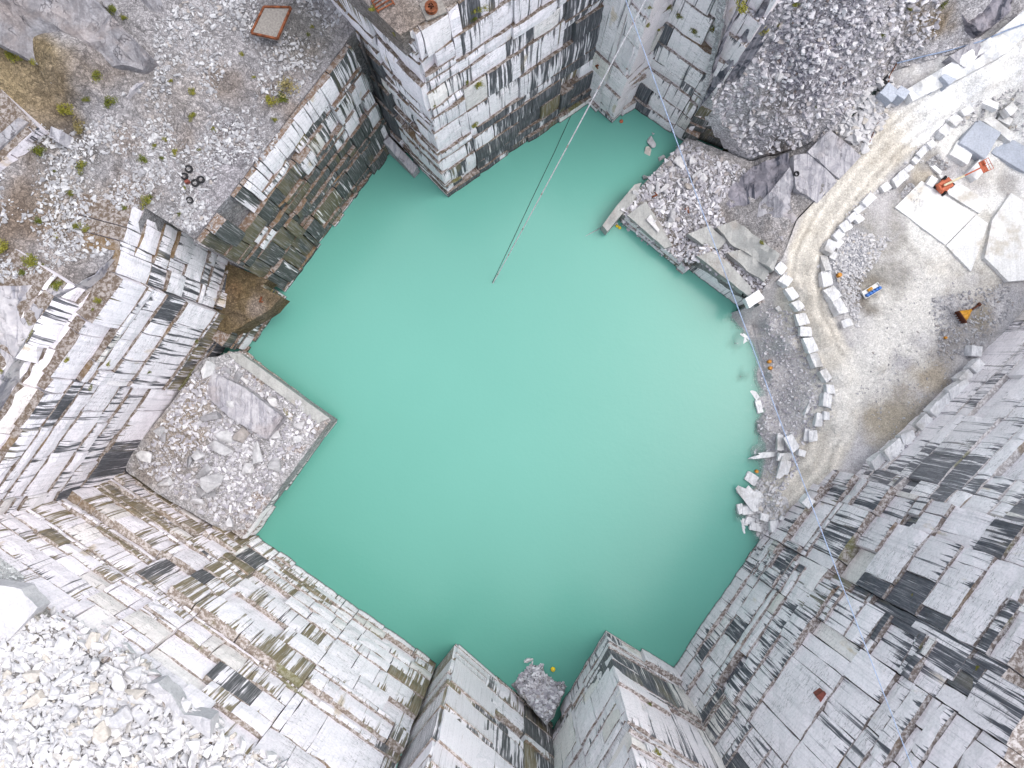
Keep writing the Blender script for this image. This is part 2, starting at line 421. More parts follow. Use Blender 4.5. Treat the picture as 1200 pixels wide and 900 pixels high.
# ------------------------------------------------------------------ terrain zones
def resample(pts, step):
    out = []
    for i in range(len(pts)):
        a, b = pts[i], pts[(i + 1) % len(pts)]
        n = max(1, int((b - a).length / step))
        for k in range(n): out.append(a.lerp(b, k / n))
    return out
def inside(poly, x, y):
    c = False; n = len(poly); j = n - 1
    for i in range(n):
        xi, yi, xj, yj = poly[i].x, poly[i].y, poly[j].x, poly[j].y
        if (yi > y) != (yj > y) and x < (xj - xi) * (y - yi) / (yj - yi + 1e-12) + xi: c = not c
        j = i
    return c
def toV(p):
    return p if isinstance(p, Vector) else P(*p)
def zone(name, pts, res=1.2, amp=.35, scl=.12, tint=None, ctrl=(), skirt=4.0, mat='ground', seed=3, edge_amp=.3, register=True, power=2.6, rough=.12):
    rr = random.Random(seed)
    poly = [toV(p) for p in pts]
    bd = resample(poly, res)
    n = len(bd)
    xs = [p.x for p in poly]; ys = [p.y for p in poly]
    P2 = [Vector((p.x, p.y)) for p in bd]
    y = min(ys)
    row = 0
    while y < max(ys):
        x = min(xs) + (res * .5 if row % 2 else 0)
        while x < max(xs):
            px, py = x + rr.uniform(-.35, .35) * res, y + rr.uniform(-.35, .35) * res
            if inside(poly, px, py): P2.append(Vector((px, py)))
            x += res
        y += res * .87; row += 1
    edges = [(i, (i + 1) % n) for i in range(n)]
    vo, eo, fo, ov, oe, of = delaunay_2d_cdt(P2, edges, [], 1, .02)
    cp = [(p.x, p.y, p.z) for p in resample(poly, res * 3)] + [tuple(toV(c)) for c in ctrl]
    cp = np.array(cp)
    XY = np.array([(v.x, v.y) for v in vo])
    Z = np.empty(len(XY)); DB = np.empty(len(XY))
    ba = np.array([(p.x, p.y) for p in bd])
    for i0 in range(0, len(XY), 2000):
        q = XY[i0:i0 + 2000]
        d2 = ((q[:, None, :] - cp[None, :, :2]) ** 2).sum(2) + .02
        w = d2 ** (-power / 2)
        Z[i0:i0 + 2000] = (w * cp[None, :, 2]).sum(1) / w.sum(1)
        DB[i0:i0 + 2000] = np.sqrt(((q[:, None, :] - ba[None]) ** 2).sum(2).min(1))
    V = []
    for i, (x, yy) in enumerate(XY):
        k = edge_amp + (1 - edge_amp) * min(1, DB[i] / 4.0)
        f = mnoise.fractal(Vector((x * scl + seed, yy * scl, seed * 1.7)), .9, 2.1, 6) * amp
        f += rr.gauss(0, rough)
        V.append((x, yy, Z[i] + f * k))
    Fc = [tuple(f) for f in fo]
    V3 = [Vector(v) for v in V]
    Fc = [f if (V3[f[1]] - V3[f[0]]).cross(V3[f[2]] - V3[f[0]]).z > 0 else f[::-1] for f in Fc]
    # skirt
    cnt = {}
    for f in Fc:
        for i in range(len(f)):
            e = (f[i], f[(i + 1) % len(f)])
            cnt[e] = 1
    low = {}
    sk = []
    for (i, j) in list(cnt):
        if (j, i) not in cnt:
            for q in (i, j):
                if q not in low:
                    low[q] = len(V); V.append((V[q][0], V[q][1], V[q][2] - skirt))
            sk.append((j, i, low[i], low[j]))
    Fc += sk
    tn = []
    for v in V:
        c = tint(v) if tint else (.4, .4, .42)
        tn.append((*c, 1))
    me = mesh_from(name, V, Fc, M[mat], {'tint': ('FLOAT_COLOR', tn)})
    o = obj(name, me)
    if register: reg(V, Fc)
    return o
def blobs(base, items, nz=.12):
    """soil colour from patches given as image points with a radius in pixels"""
    def f(v):
        u, w = proj(v)
        c = list(base)
        wob = mnoise.fractal(Vector((v[0] * .13, v[1] * .13, 4.2)), .7, 2.2, 6)
        for (bu, bv, br, col, st) in items:
            dd = math.hypot(u - bu, w - bv) / br + wob * .7
            k = max(0, min(1, (1.15 - dd) / .55)) * st
            c = [a + (b - a) * k for a, b in zip(c, col)]
        m = 1 + nz * wob * 2
        return tuple(max(.02, x * m) for x in c)
    return f
def slab(name, pts, mat, thick=2.0, amp=.15, res=.9, scl=.35, seed=5, rough=.05, ctrl=()):
    o = zone(name, pts, res=res, amp=amp, scl=scl, skirt=thick, mat=mat, seed=seed, rough=rough, edge_amp=.6, ctrl=ctrl)
    return o

# ================================================================== THE PIT WALLS
up = lambda lo, hi: (lambda t, q: lo + (hi - lo) * q)
wall('dark wet wall at the upper left of the pool, black and white patchwork', (333, 341, 0), (463, 168, 0), -2, 29,
     ch=3.3, bw=2.6, batter=.03, dark=lambda t, q: (1.0 if q < .88 - .5 * t else .52 if q < .8 else .30), olive=lambda t, q: .40 if t < .5 else .25,
     mat='rock_dark', seed=11, depth=7)
wall('shaded left face of the rocky headland at the top, long parallel ledges', (525, 231, 0), (463, 168, 0), -2, 42,
     ch=3.0, bw=5.5, batter=.06, dark=lambda t, q: .24 + (.8 if t > .42 and q < .6 else 0), olive=.25, mat='rock', seed=12, cut=(.06, 0), extend=(0, 14), depth=8)
wall('right face of the rocky headland at the top, white with black drips', (525, 231, 0), (690, 119, 0), -2, 42,
     ch=4.2, bw=4.2, batter=.06, dark=lambda t, q: (.70 - .7 * q if q < .5 else .30) + .2 * t, olive=.15, mat='rock', seed=13, cut=(.06, 0), extend=(0, 3), depth=8)
wall('narrow left face of the sharp buttress at the top, behind the white pump line', (687, 116, 0), (717, 145, 0), -2, 62,
     ch=5.0, bw=4.5, batter=.02, dark=.2, olive=.2, mat='rock_grey', seed=14, depth=9, extend=(1, 0))
wall('thin right face of the sharp buttress at the top with bushes on its ledges', (717, 145, 0), (748, 124, 0), -2, 62,
     ch=5.0, bw=4.0, batter=.02, dark=.12, olive=.3, mat='rock_warm', seed=15, depth=9, extend=(0, 2))
wall('broad pale face right of the sharp buttress, under the blue cable', (745, 125, 0), (803, 167, 0), -2, (56, 34),
     ch=4.6, bw=4.6, batter=.03, dark=lambda t, q: .28 - .1 * q + (.5 if t < .2 and q < .4 else 0), olive=.2, mat='rock_grey', seed=16, depth=7, extend=(1, 0))
wall('low black and brown stained wall wedged below the grey rubble slope', (800, 158, 3), (878, 190, 3), 2, (13.5, 4.4),
     ch=3.2, bw=3.0, batter=.03, dark=1.7, olive=.5, mat='rock_dark', seed=17, depth=3)
wall('recessed white wall above the mossy notch at the left, between two taller corners', (163, 243, 36), (140, 322, 36), 6, 36,
     ch=3.8, bw=4.2, batter=.03, dark=.32, olive=.2, mat='rock', seed=18, depth=6)
wall('tall white wall at the left with slanting ledges above the rubble bench', (272, 372, 7.4), (153, 549, 6), 3, (36, 33),
     ch=3.6, bw=4.4, batter=.02, jit=.13, lstep=.2, dark=lambda t, q: max(.26, .75 - .95 * q), olive=lambda t, q: .5 if q < .25 else .12, mat='rock', seed=19, depth=7, extend=(0, 8))
wall('low dark wall at the waterline under the mossy notch', (335, 347, 0), (288, 413, 0), -2, 9,
     ch=3.0, bw=2.6, batter=.03, dark=.85, olive=.4, mat='rock_dark', seed=20, depth=4)
wall('long cream wall at the lower left, striped olive and black', (300, 626, 0), (514, 777, 0), -2, 38,
     ch=2.7, bw=4.0, batter=.10, jit=.13, dark=lambda t, q: .50 if (t < .36 and q < .6) else (.52 if .38 < t < .5 else (.62 if t > .90 else .14 if q < .7 else .02)), olive=.75, mat='rock_warm', seed=21, lstep=.13,
     wide={9: .8}, depth=9, extend=(0, 0))
wall('olive striped cream wall at the far left behind the rubble bench', (153, 547, 6), (304, 629, 0), 0, 38,
     ch=3.0, bw=3.4, batter=.10, jit=.22, dark=lambda t, q: .58 - .55 * q, olive=.72, mat='rock_warm', seed=22, lstep=.13, wide={3: .7, 6: 1.0}, depth=9, extend=(3, 0))
wall('narrow pale left flank of the bottom buttress, edge on beside a deep crease', (514, 777, 0), (535, 752, 0), -2, 52,
     ch=4.5, bw=4, batter=.02, dark=.22, olive=.3, mat='rock_warm', seed=23, lstep=.13, cut=(0, .04), depth=8, rag=.25)
wall('smooth white front of the bottom buttress left of the small rubble mound', (535, 752, 0), (648, 846, 0), -2, 52,
     ch=5.0, bw=6.5, batter=.04, jit=.12, dark=lambda t, q: .22 + (.42 if t > .72 else 0), olive=.5, mat='rock_warm', seed=24, lstep=.13, cut=(.02, 0), depth=8, rag=.3)
wall('pale left face of the pointed buttress right of the small rubble mound', (643, 850, 0), (710, 738, 0), -2, 50,
     ch=4.0, bw=5.5, batter=.0, jit=.10, dark=.27, olive=.2, mat='rock_grey', seed=25, lstep=.13, cut=(0, .097), depth=8, rag=.3, extend=(2, 0))
wall('ledged right face of the pointed buttress at the bottom, rusty soil on its shelves', (710, 738, 0), (787, 784, 0), -2, 50,
     ch=3.8, bw=5.0, batter=.09, jit=.22, lstep=.36, dark=lambda t, q: .16 + .25 * t, olive=.15, mat='rock_grey', seed=26, depth=10, extend=(0, 5))
wall('wide grey wall rising from the pool at the lower right', (785, 784, 0), (888, 633, 0), -2, 51,
     ch=2.8, bw=4.6, batter=.13, jit=.13, lstep=.2, dark=lambda t, q: .36 + (.26 if t < .3 and .1 < q < .5 else 0), olive=.12, mat='rock_grey', seed=27, depth=12, extend=(9, 0))
wall('grey fluted wall at the lower right beside the foot of the road', (888, 634, 0), (975, 547, 6), -1, 47,
     ch=4.2, bw=5.0, batter=.10, jit=.25, dark=lambda t, q: .30 + (.36 if t < .4 and q > .4 else 0), olive=.2, mat='rock_grey', seed=28, depth=8, wide={2: .5, 5: .9}, extend=(2.5, 0))
wall('finely banded grey wall at the right edge behind the row of blocks', (985, 575, 7), (1230, 330, 8.5), 4, 62,
     ch=2.6, bw=6, batter=.10, jit=.07, dark=lambda t, q: .24 + (.20 if t < .28 else 0), olive=.1, mat='rock_band', seed=29, lstep=.14, depth=8, rag=.3, extend=(6, 6))
# low walls of the benches at the waterline
wall('low pale wall along the upper right side of the rubble bench at the left', (286, 410, 0), (396, 494, 0), -2, 5.0,
     ch=2.6, bw=6, batter=.10, jit=.1, dark=.15, olive=.4, mat='rock_warm', seed=31, depth=3)
wall('low streaked wall along the lower right side of the rubble bench at the left', (396, 494, 0), (301, 627, 0), -2, 5.0,
     ch=2.6, bw=6, batter=.12, jit=.1, dark=.3, olive=.3, mat='rock_grey', seed=32, depth=3)
wall('low straight wall under the rubble bench on the right of the pool', (726, 262, 0), (800, 322, 0), -2, 3.2,
     ch=2.6, bw=8, batter=.10, jit=.08, dark=.12, olive=.5, mat='rock_grey', seed=33, depth=3)
wall('black streaked wall under the rubble bench on the right, next to the white slab', (800, 314, 0), (872, 368, 0), -2, 6.0,
     ch=2.8, bw=3.2, batter=.10, jit=.12, dark=.6, olive=.2, mat='rock_grey', seed=34, depth=3)

# ================================================================== GROUND
G = (.42, .41, .43)
BRN = (.20, .145, .105); PUR = (.15, .14, .165); LGT = (.40, .385, .39); TAN = (.27, .21, .14); YEL = (.25, .18, .075)
plate_t = blobs((.335, .32, .328), [(105, 185, 22, (.05, .042, .036), .8), (140, 200, 14, (.06, .05, .042), .8), (85, 150, 20, (.06, .05, .035), .7), (260, 95, 30, BRN, .5), (215, 160, 25, BRN, .5), (150, 165, 25, BRN, .5), (30, 90, 60, YEL, .8), (60, 140, 40, TAN, .8), (70, 180, 42, (.10, .08, .07), .7), (150, 230, 40, BRN, .6), (20, 250, 50, BRN, .8), (95, 250, 45, TAN, .5),
    (90, 210, 50, LGT, .4), (200, 110, 60, LGT, .45), (330, 110, 30, BRN, .5), (370, 40, 40, (.22, .21, .20), .8), (345, 130, 25, BRN, .6), (270, 170, 30, PUR, .6), (258, 215, 30, (.40, .38, .40), .9), (245, 255, 25, (.40, .38, .40), .9), (365, 108, 16, (.38, .36, .37), .7), (110, 80, 40, BRN, .4), (60, 290, 60, BRN, .35)])
terr = zone('plateau_ground', [wpt(470, 158, 0, 29.1, 1.3), wpt(333, 341, 0, 29.1, 1.3), (246, 292, 29), (170, 243, 34), (130, 302, 36.2), (90, 335, 37), (0, 338, 38.5), (-90, 340, 38.5), (-90, -80, 42), (405, -80, 33), (412, 10, 31), (425, 60, 29.6)],
     res=1.0, amp=.7, scl=.10, tint=plate_t, ctrl=[(200, 150, 31), (100, 150, 35), (300, 60, 31.5), (60, 60, 40)], seed=3, rough=.13, skirt=14)
tag(terr, kind='structure')
out_t = blobs((.44, .43, .45), [(40, 370, 60, (.26, .27, .31), .5), (20, 350, 30, (.2, .2, .25), .6), (110, 330, 40, LGT, .8), (0, 420, 40, (.42, .40, .38), .8), (60, 430, 50, (.55, .54, .55), .8)])
qa, qb = proj(wpt(256, 396, 7.2, 35, 1.3)), proj(wpt(165, 530, 6, 33, 1.3))
wall('broken upper tier of pale rock set back above the tall left wall', (qa[0], qa[1], 35), (qb[0], qb[1], 33), 33, (39.5, 38.0), ch=2.2, bw=5, batter=.30, jit=.35, dark=.26, olive=.2, mat='rock', seed=36, depth=5, rag=1.6, lstep=.25, extend=(1, 3))
w1 = [wpt(270, 374, 7.4, 37.0, 2.4), wpt(254, 398, 7, 39.2, 3.6), wpt(232, 432, 7, 39.0, 3.6), wpt(190, 495, 6.5, 38.5, 3.6), wpt(150, 553, 6, 38.0, 3.8)]
swirl = zone('rocky_slope', w1 + [(-90, 575, 38.5), (-90, 335, 41.5), (0, 335, 40.2), (90, 332, 38.2), (128, 302, 37)], res=.7, amp=2.2, scl=.2, tint=out_t, seed=9, rough=.12, mat='swirl', ctrl=[(50, 380, 41), (20, 450, 41)])
tag(swirl, kind='structure')
top_t = blobs((.36, .32, .31), [(505, 20, 26, (.34, .30, .27), .7), (470, 30, 25, BRN, .5), (540, 40, 20, (.36, .28, .22), .6), (560, 10, 30, TAN, .4)])
o = zone('headland_ground', [wpt(525, 231, 0, 42.1, 3.3), wpt(430, 135, 0, 42.1, 2.9), (360, -160, 43), (800, -160, 43), wpt(690, 119, 0, 42.1, 2.9)], res=1.0, amp=.5, scl=.15, tint=top_t, seed=4)
tag(o, kind='structure')
# rubble slope in the upper right
slope_t = blobs((.62, .60, .62), [(945, 75, 62, (.34, .32, .37), .7), (990, 20, 46, (.38, .36, .405), .55), (880, 130, 45, LGT, .45), (960, 160, 35, (.40, .39, .40), .6), (1060, 40, 50, (.40, .39, .40), .6), (1095, 18, 26, (.34, .24, .12), .8), (915, 180, 16, BRN, .6), (850, 105, 12, BRN, .7)])
o = zone('rubble_slope', [(824, 120, 13.6), (878, 187, 4.8), (932, 176, 8.6), (985, 150, 12), (1042, 84, 15.5), (1125, 61, 17.6), (1275, -34, 21), (1330, -120, 27), (860, -120, 46), (851, 20, 33)],
     res=.9, amp=1.0, scl=.13, tint=slope_t, seed=6, rough=.17, ctrl=[(900, 90, 20), (960, 60, 24), (1040, 20, 25), (930, 140, 13)])
tag(o, kind='structure')
bench_t = blobs((.42, .40, .40), [(760, 250, 40, (.33, .32, .31), .6), (735, 245, 20, (.38, .38, .36), .7), (820, 220, 40, (.36, .34, .35), .6), (860, 290, 30, (.38, .38, .36), .6), (800, 290, 20, BRN, .5), (840, 262, 20, BRN, .4), (870, 320, 25, BRN, .4)])
o = zone('bench_ground', [(806, 160, 3.4), (724, 248, 3.0), wpt(728, 263.5, 0, 3.2, .5), wpt(800, 322, 0, 3.2, .5), wpt(801, 315, 0, 5.6, .6), wpt(868, 365, 0, 6.1, .6), (892, 347, 7.5), (918, 300, 9.5), (932, 258, 10.4), (980, 208, 11.6), (1034, 148, 12.8), (1042, 95, 15), (985, 150, 12), (932, 176, 8.6), (878, 189, 4.8)],
     res=.8, amp=.6, scl=.2, tint=bench_t, seed=8, rough=.12, ctrl=[(850, 220, 5), (790, 270, 3.4), (840, 300, 5.4)])
tag(o, kind='structure')
# pit floor with the road
DIRT = (.50, .46, .39); WHT = (1.0, .99, .96)
road = [P(*q) for q in ((915, 590, 3.4), (955, 545, 4.6), (985, 490, 6.2), (990, 440, 7.0), (965, 390, 7.8), (948, 340, 8.6), (948, 300, 9.4), (965, 262, 10.2), (1000, 215, 11.4), (1045, 165, 12.8), (1100, 122, 15), (1160, 85, 17.6), (1240, 40, 20))]
yard = [P(*q) for q in ((985, 470, 6.5), (1030, 420, 7.6), (1075, 350, 8), (1100, 320, 8.4))]
def pd(line, x, y):
    best = 1e9
    for a, b in zip(line, line[1:]):
        dx, dy = b.x - a.x, b.y - a.y
        t = max(0, min(1, ((x - a.x) * dx + (y - a.y) * dy) / (dx * dx + dy * dy)))
        px, py = x - a.x - dx * t, y - a.y - dy * t
        e = math.hypot(px, py)
        if e < abs(best): best = e if dx * py - dy * px > 0 else -e
    return best
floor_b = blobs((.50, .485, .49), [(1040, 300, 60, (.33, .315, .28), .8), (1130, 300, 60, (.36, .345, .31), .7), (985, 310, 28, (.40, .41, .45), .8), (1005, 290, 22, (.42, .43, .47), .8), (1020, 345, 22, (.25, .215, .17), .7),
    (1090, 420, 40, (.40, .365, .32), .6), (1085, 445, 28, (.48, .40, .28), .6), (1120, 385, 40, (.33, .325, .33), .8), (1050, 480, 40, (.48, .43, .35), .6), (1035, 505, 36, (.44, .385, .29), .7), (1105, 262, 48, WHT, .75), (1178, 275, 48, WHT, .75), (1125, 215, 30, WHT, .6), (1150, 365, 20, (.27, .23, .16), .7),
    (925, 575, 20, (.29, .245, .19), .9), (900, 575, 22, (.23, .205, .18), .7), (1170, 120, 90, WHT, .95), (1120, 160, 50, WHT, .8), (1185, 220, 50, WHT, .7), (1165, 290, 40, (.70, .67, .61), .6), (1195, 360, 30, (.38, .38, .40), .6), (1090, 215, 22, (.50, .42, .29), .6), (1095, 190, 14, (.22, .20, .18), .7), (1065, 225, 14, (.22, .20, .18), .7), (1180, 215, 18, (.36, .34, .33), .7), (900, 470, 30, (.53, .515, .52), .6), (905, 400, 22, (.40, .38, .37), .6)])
def floor_t(v):
    c = floor_b(v)
    x, y = v[0], v[1]
    u, w = proj(v)
    wob = mnoise.fractal(Vector((x * .25, y * .25, 1.2)), .8, 2.1, 4)
    d = pd(road, x, y); e = abs(pd(yard, x, y))
    k = max(0, min(1, (3.9 - abs(d) + wob * .9) / 1.0))
    tr = .92 + .34 * max(math.exp(-((abs(d) - 1.1 + wob * .25) / .33) ** 2), math.exp(-((abs(d) - 2.5 + wob * .3) / .3) ** 2)) - .2 * math.exp(-((abs(d) - 1.8) / .25) ** 2)
    wf = max(0, min(1, (u - 1045) / 40)) if w < 170 else 0  # upper road whitened past a sun edge, brightness put into its colour
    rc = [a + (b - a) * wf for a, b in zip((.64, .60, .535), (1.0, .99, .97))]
    c = [a + (min(1.05, b * tr) - a) * k for a, b in zip(c, rc)]
    k2 = max(0, min(1, (6.0 - e + wob * 5) / 4.5)) * .9
    c = [a + (b - a) * k2 for a, b in zip(c, (.80, .775, .73))]
    return tuple(c)
shore_ctrl = [(884, 385, 0.1), (892, 440, .1), (890, 470, .1), (884, 530, .1), (866, 600, .1), (905, 440, 2.6), (930, 400, 5.5), (905, 380, 3.5), (960, 470, 5), (930, 520, 3), (930, 560, 3), (900, 500, 1.5), (890, 590, 1.2), (912, 610, 2.5)]
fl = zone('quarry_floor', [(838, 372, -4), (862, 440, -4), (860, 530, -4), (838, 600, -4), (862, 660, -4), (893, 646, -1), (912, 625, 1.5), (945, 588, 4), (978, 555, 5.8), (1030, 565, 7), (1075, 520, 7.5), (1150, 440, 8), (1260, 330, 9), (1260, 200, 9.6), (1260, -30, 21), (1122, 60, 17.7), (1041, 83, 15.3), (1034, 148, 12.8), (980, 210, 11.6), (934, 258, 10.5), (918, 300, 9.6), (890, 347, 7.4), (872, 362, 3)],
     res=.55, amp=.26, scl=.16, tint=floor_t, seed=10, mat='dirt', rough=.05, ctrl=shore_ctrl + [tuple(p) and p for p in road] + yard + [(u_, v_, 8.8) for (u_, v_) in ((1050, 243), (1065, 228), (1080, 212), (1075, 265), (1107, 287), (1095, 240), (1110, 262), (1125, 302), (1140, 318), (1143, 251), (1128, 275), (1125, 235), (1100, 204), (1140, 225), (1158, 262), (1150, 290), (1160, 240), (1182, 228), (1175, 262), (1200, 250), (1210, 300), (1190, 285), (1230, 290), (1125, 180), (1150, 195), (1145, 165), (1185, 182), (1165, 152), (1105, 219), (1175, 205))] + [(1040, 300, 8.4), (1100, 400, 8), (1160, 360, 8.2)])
tag(fl, kind='structure')
# the rubble bench at the left
pen_t = blobs((.50, .485, .495), [(215, 500, 34, (.36, .29, .22), .7), (190, 545, 30, (.38, .32, .27), .5), (250, 570, 40, (.55, .54, .55), .6), (240, 470, 30, (.34, .27, .20), .6), (340, 490, 40, (.60, .59, .60), .5)])
pen = zone('peninsula_ground', [(276, 413, 5.0), (388, 492, 5.0), (292, 620, 5.0), (262, 622, 5.2), (195, 585, 6.2), (148, 552, 7), (145, 540, 8), (195, 480, 8.5), (240, 420, 9)],
     res=.75, amp=.6, scl=.22, tint=pen_t, seed=12, rough=.14, ctrl=[(300, 500, 5.4), (230, 520, 6.6)])
tag(pen, kind='structure')
# the mossy notch
no = zone('notch_ground', [(305, 335, 9), (330, 348, 9), (318, 362, 9), (268, 392, 9), (240, 380, 10), (215, 345, 12), (238, 296, 14), (275, 312, 12), (315, 328, 9)], res=.8, amp=.8, scl=.3,
     tint=blobs((.15, .11, .06), [(300, 360, 14, (.30, .25, .22), .8), (245, 345, 18, (.16, .14, .03), .9), (270, 340, 20, (.18, .11, .06), .7)]), seed=14, rough=.15)
tag(no, kind='structure')
# upper rubble terrace in the lower left corner
ter_t = blobs((.26, .25, .25), [(30, 690, 50, (.8, .79, .78), .9), (5, 655, 50, (.8, .79, .78), .95), (100, 715, 25, (.6, .59, .58), .7), (30, 745, 40, (.40, .36, .30), .6), (10, 830, 30, (.40, .34, .26), .5), (250, 820, 60, (.45, .45, .48), .6)])
rim = [wpt(153, 547, 6, 38.1, 7.5), wpt(304, 629, 0, 38.1, 7.2), wpt(514, 777, 0, 38.1, 7.2)]
te = zone('terrace_ground', [rim[2], rim[1], rim[0], (-90, 640, 39), (-90, 1000, 44), (300, 1000, 42), (430, 1000, 40)], res=1.0, amp=.8, scl=.12, tint=ter_t, seed=15, rough=.10, ctrl=[(100, 800, 40), (60, 880, 42)])
tag(te, kind='structure')
co = zone('corner_ground', [wpt(787, 784, 0, 51.1, 10), wpt(888, 633, 0, 51.1, 10), wpt(930, 600, 0, 51, 25), (1700, 900, 50), (1300, 1300, 52), (900, 1300, 52)], res=1.6, amp=.6, scl=.14,
     tint=blobs((.36, .33, .33), [(1175, 880, 18, (.44, .40, .41), .8)]), seed=16)
tag(co, kind='structure')
# land beyond the picture, out to the horizon
def ring():
    V, Fc, tn = [], [], []
    N = 64
    for k, (r, z) in enumerate(((104, 40), (150, 46), (260, 50), (700, 52), (3000, 40), (9000, 0))):
        for i in range(N):
            a = 2 * math.pi * i / N
            wob = 1 + .08 * mnoise.noise(Vector((math.cos(a) * 2, math.sin(a) * 2, k)))
            V.append((r * wob * math.cos(a), r * wob * math.sin(a), z + 5 * mnoise.noise(Vector((math.cos(a) * 3, math.sin(a) * 3, k * 2)))))
    for k in range(5):
        for i in range(N):
            j = (i + 1) % N
            Fc.append((k * N + i, (k + 1) * N + i, (k + 1) * N + j, k * N + j))
    tn = [(.26, .26, .24, 1)] * len(V)
    me = mesh_from('ground', V, Fc, M['ground'], {'tint': ('FLOAT_COLOR', tn)}, True)
    tag(obj('ground', me), kind='structure')
ring()

# ------------------------------------------------------------------ water
def water():
    t = NT('milky_turquoise_water')
    p = t.pos()
    n = t.noise(p, .022, 3, .5)
    c = t.mix(t.rng(n, .35, .65), (.108, .308, .254), (.114, .318, .263))
    # painted falloff: sky sheen and vignetting put into colour, darker green towards the bottom
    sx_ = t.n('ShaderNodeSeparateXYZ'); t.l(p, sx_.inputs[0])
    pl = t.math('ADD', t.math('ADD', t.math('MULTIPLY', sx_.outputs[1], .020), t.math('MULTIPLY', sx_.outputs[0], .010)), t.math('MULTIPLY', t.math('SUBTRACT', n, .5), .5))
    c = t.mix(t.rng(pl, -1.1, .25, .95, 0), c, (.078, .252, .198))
    ripple = t.math('ADD', t.noise(p, 1.6, 5, .65), t.math('MULTIPLY', t.noise(p, .25, 3, .5), 1.5))
    t.fin(c, .2, .5)
    t.b.inputs['IOR'].default_value = 1.33
    t.bump(ripple, .14, .12)
    # clearer shallows let the bed show through
    al = t.n('ShaderNodeSeparateColor'); t.l(t.attr('tint').outputs['Color'], al.inputs[0])
    t.l(al.outputs[0], t.b.inputs['Alpha'])
    pts = []
    V, Fc, tn = [], [], []
    nx, ny = 140, 120
    x0, x1, y0, y1 = -60, 60, -58, 70
    for j in range(ny + 1):
        for i in range(nx + 1):
            x, y = x0 + (x1 - x0) * i / nx, y0 + (y1 - y0) * j / ny
            V.append((x, y, 0))
            u, v = proj((x, y, 0))
            a = 1.0
            z = bed.ray_cast(Vector((x, y, 50)), Vector((0, 0, -1)))[0]
            if z is not None:
                d = max(0, -z.z)
                a = 1 - math.exp(-d * .95) * .85
            for (bu, bv, br) in ((863, 401, 11), (869, 440, 8)):
                k = math.hypot(u - bu, v - bv) / br
                if k < 1: a = min(a, .55 + .45 * k * k)
            tn.append((a, a, a, 1))
    for j in range(ny):
        for i in range(nx):
            q = j * (nx + 1) + i
            Fc.append((q, q + 1, q + nx + 2, q + nx + 1))
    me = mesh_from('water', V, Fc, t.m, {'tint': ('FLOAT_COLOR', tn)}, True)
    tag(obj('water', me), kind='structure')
me = fl.data
bed = BVHTree.FromPolygons([v.co.copy() for v in me.vertices], [list(p.vertices) for p in me.polygons])
water()
bedm = mesh_from('pool_bed', [(-70, -70, -7), (70, -70, -7), (70, 80, -7), (-70, 80, -7)], [(0, 1, 2, 3)], M['bench_stone'])
tag(obj('pool_bed', bedm), kind='structure')

# ================================================================== stones
def hull(seed, flat=.7, n=13, boxy=0.0):
    rr = random.Random(seed)
    bm = bmesh.new()
    for _ in range(n):
        v = Vector((rr.gauss(0, 1), rr.gauss(0, 1), rr.gauss(0, 1))).normalized()
        if boxy: v = Vector([max(-.62, min(.62, c * 1.3)) for c in v]) * 1.4
        v *= rr.uniform(.8, 1.05)
        bm.verts.new((v.x, v.y * rr.uniform(.8, 1), v.z * flat))
    r = bmesh.ops.convex_hull(bm, input=bm.verts)
    bmesh.ops.delete(bm, geom=[v for v in bm.verts if not v.link_faces], context='VERTS')
    bm.verts.index_update()
    V = [tuple(v.co) for v in bm.verts]; Fc = [tuple(v.index for v in f.verts) for f in bm.faces]
    bm.free()
    return np.array(V), Fc
HUL = [hull(100 + i, R.uniform(.55, .85), R.choice((9, 11, 14)), i % 2) for i in range(20)]
STONE_ME = {}
def stone_mesh(i, mat):
    k = (i, mat)
    if k not in STONE_ME:
        rr = random.Random(i)
        bm = bmesh.new()
        vs = [bm.verts.new(v) for v in HUL[i][0]]
        for f in HUL[i][1]: bm.faces.new([vs[q] for q in f])
        bmesh.ops.bevel(bm, geom=list(bm.edges), offset=.05, segments=1, affect='EDGES', profile=.6)
        for v in bm.verts: v.co += Vector((rr.gauss(0, .012), rr.gauss(0, .012), rr.gauss(0, .012)))
        me = bpy.data.meshes.new('boulder'); bm.to_mesh(me); bm.free()
        a = me.attributes.new('tint', 'FLOAT_COLOR', 'POINT')
        a.data.foreach_set('color', np.full(len(me.vertices) * 4, .1, dtype=np.float32))
        me.materials.append(M[mat])
        STONE_ME[k] = me
    return STONE_ME[k]
def boulder(u, v, px, label, group=None, mat='stone', el=1.0, seed=None, name='boulder', rz=None, sink=.15):
    rr = random.Random(seed if seed is not None else int(u * 131 + v * 17))
    p, n = hit(u, v)
    s = px * pxm(p.z) * .55
    me = stone_mesh(rr.randrange(20), mat)
    o = obj(name, me, loc=(p.x, p.y, max(p.z, -.4) + s * (.45 - sink)), rot=(rr.uniform(-.25, .25), rr.uniform(-.25, .25), rr.uniform(0, 6.28) if rz is None else rz), scale=(s * el, s / math.sqrt(el), s * rr.uniform(.8, 1.1)))
    return tag(o, label, 'boulder', group)

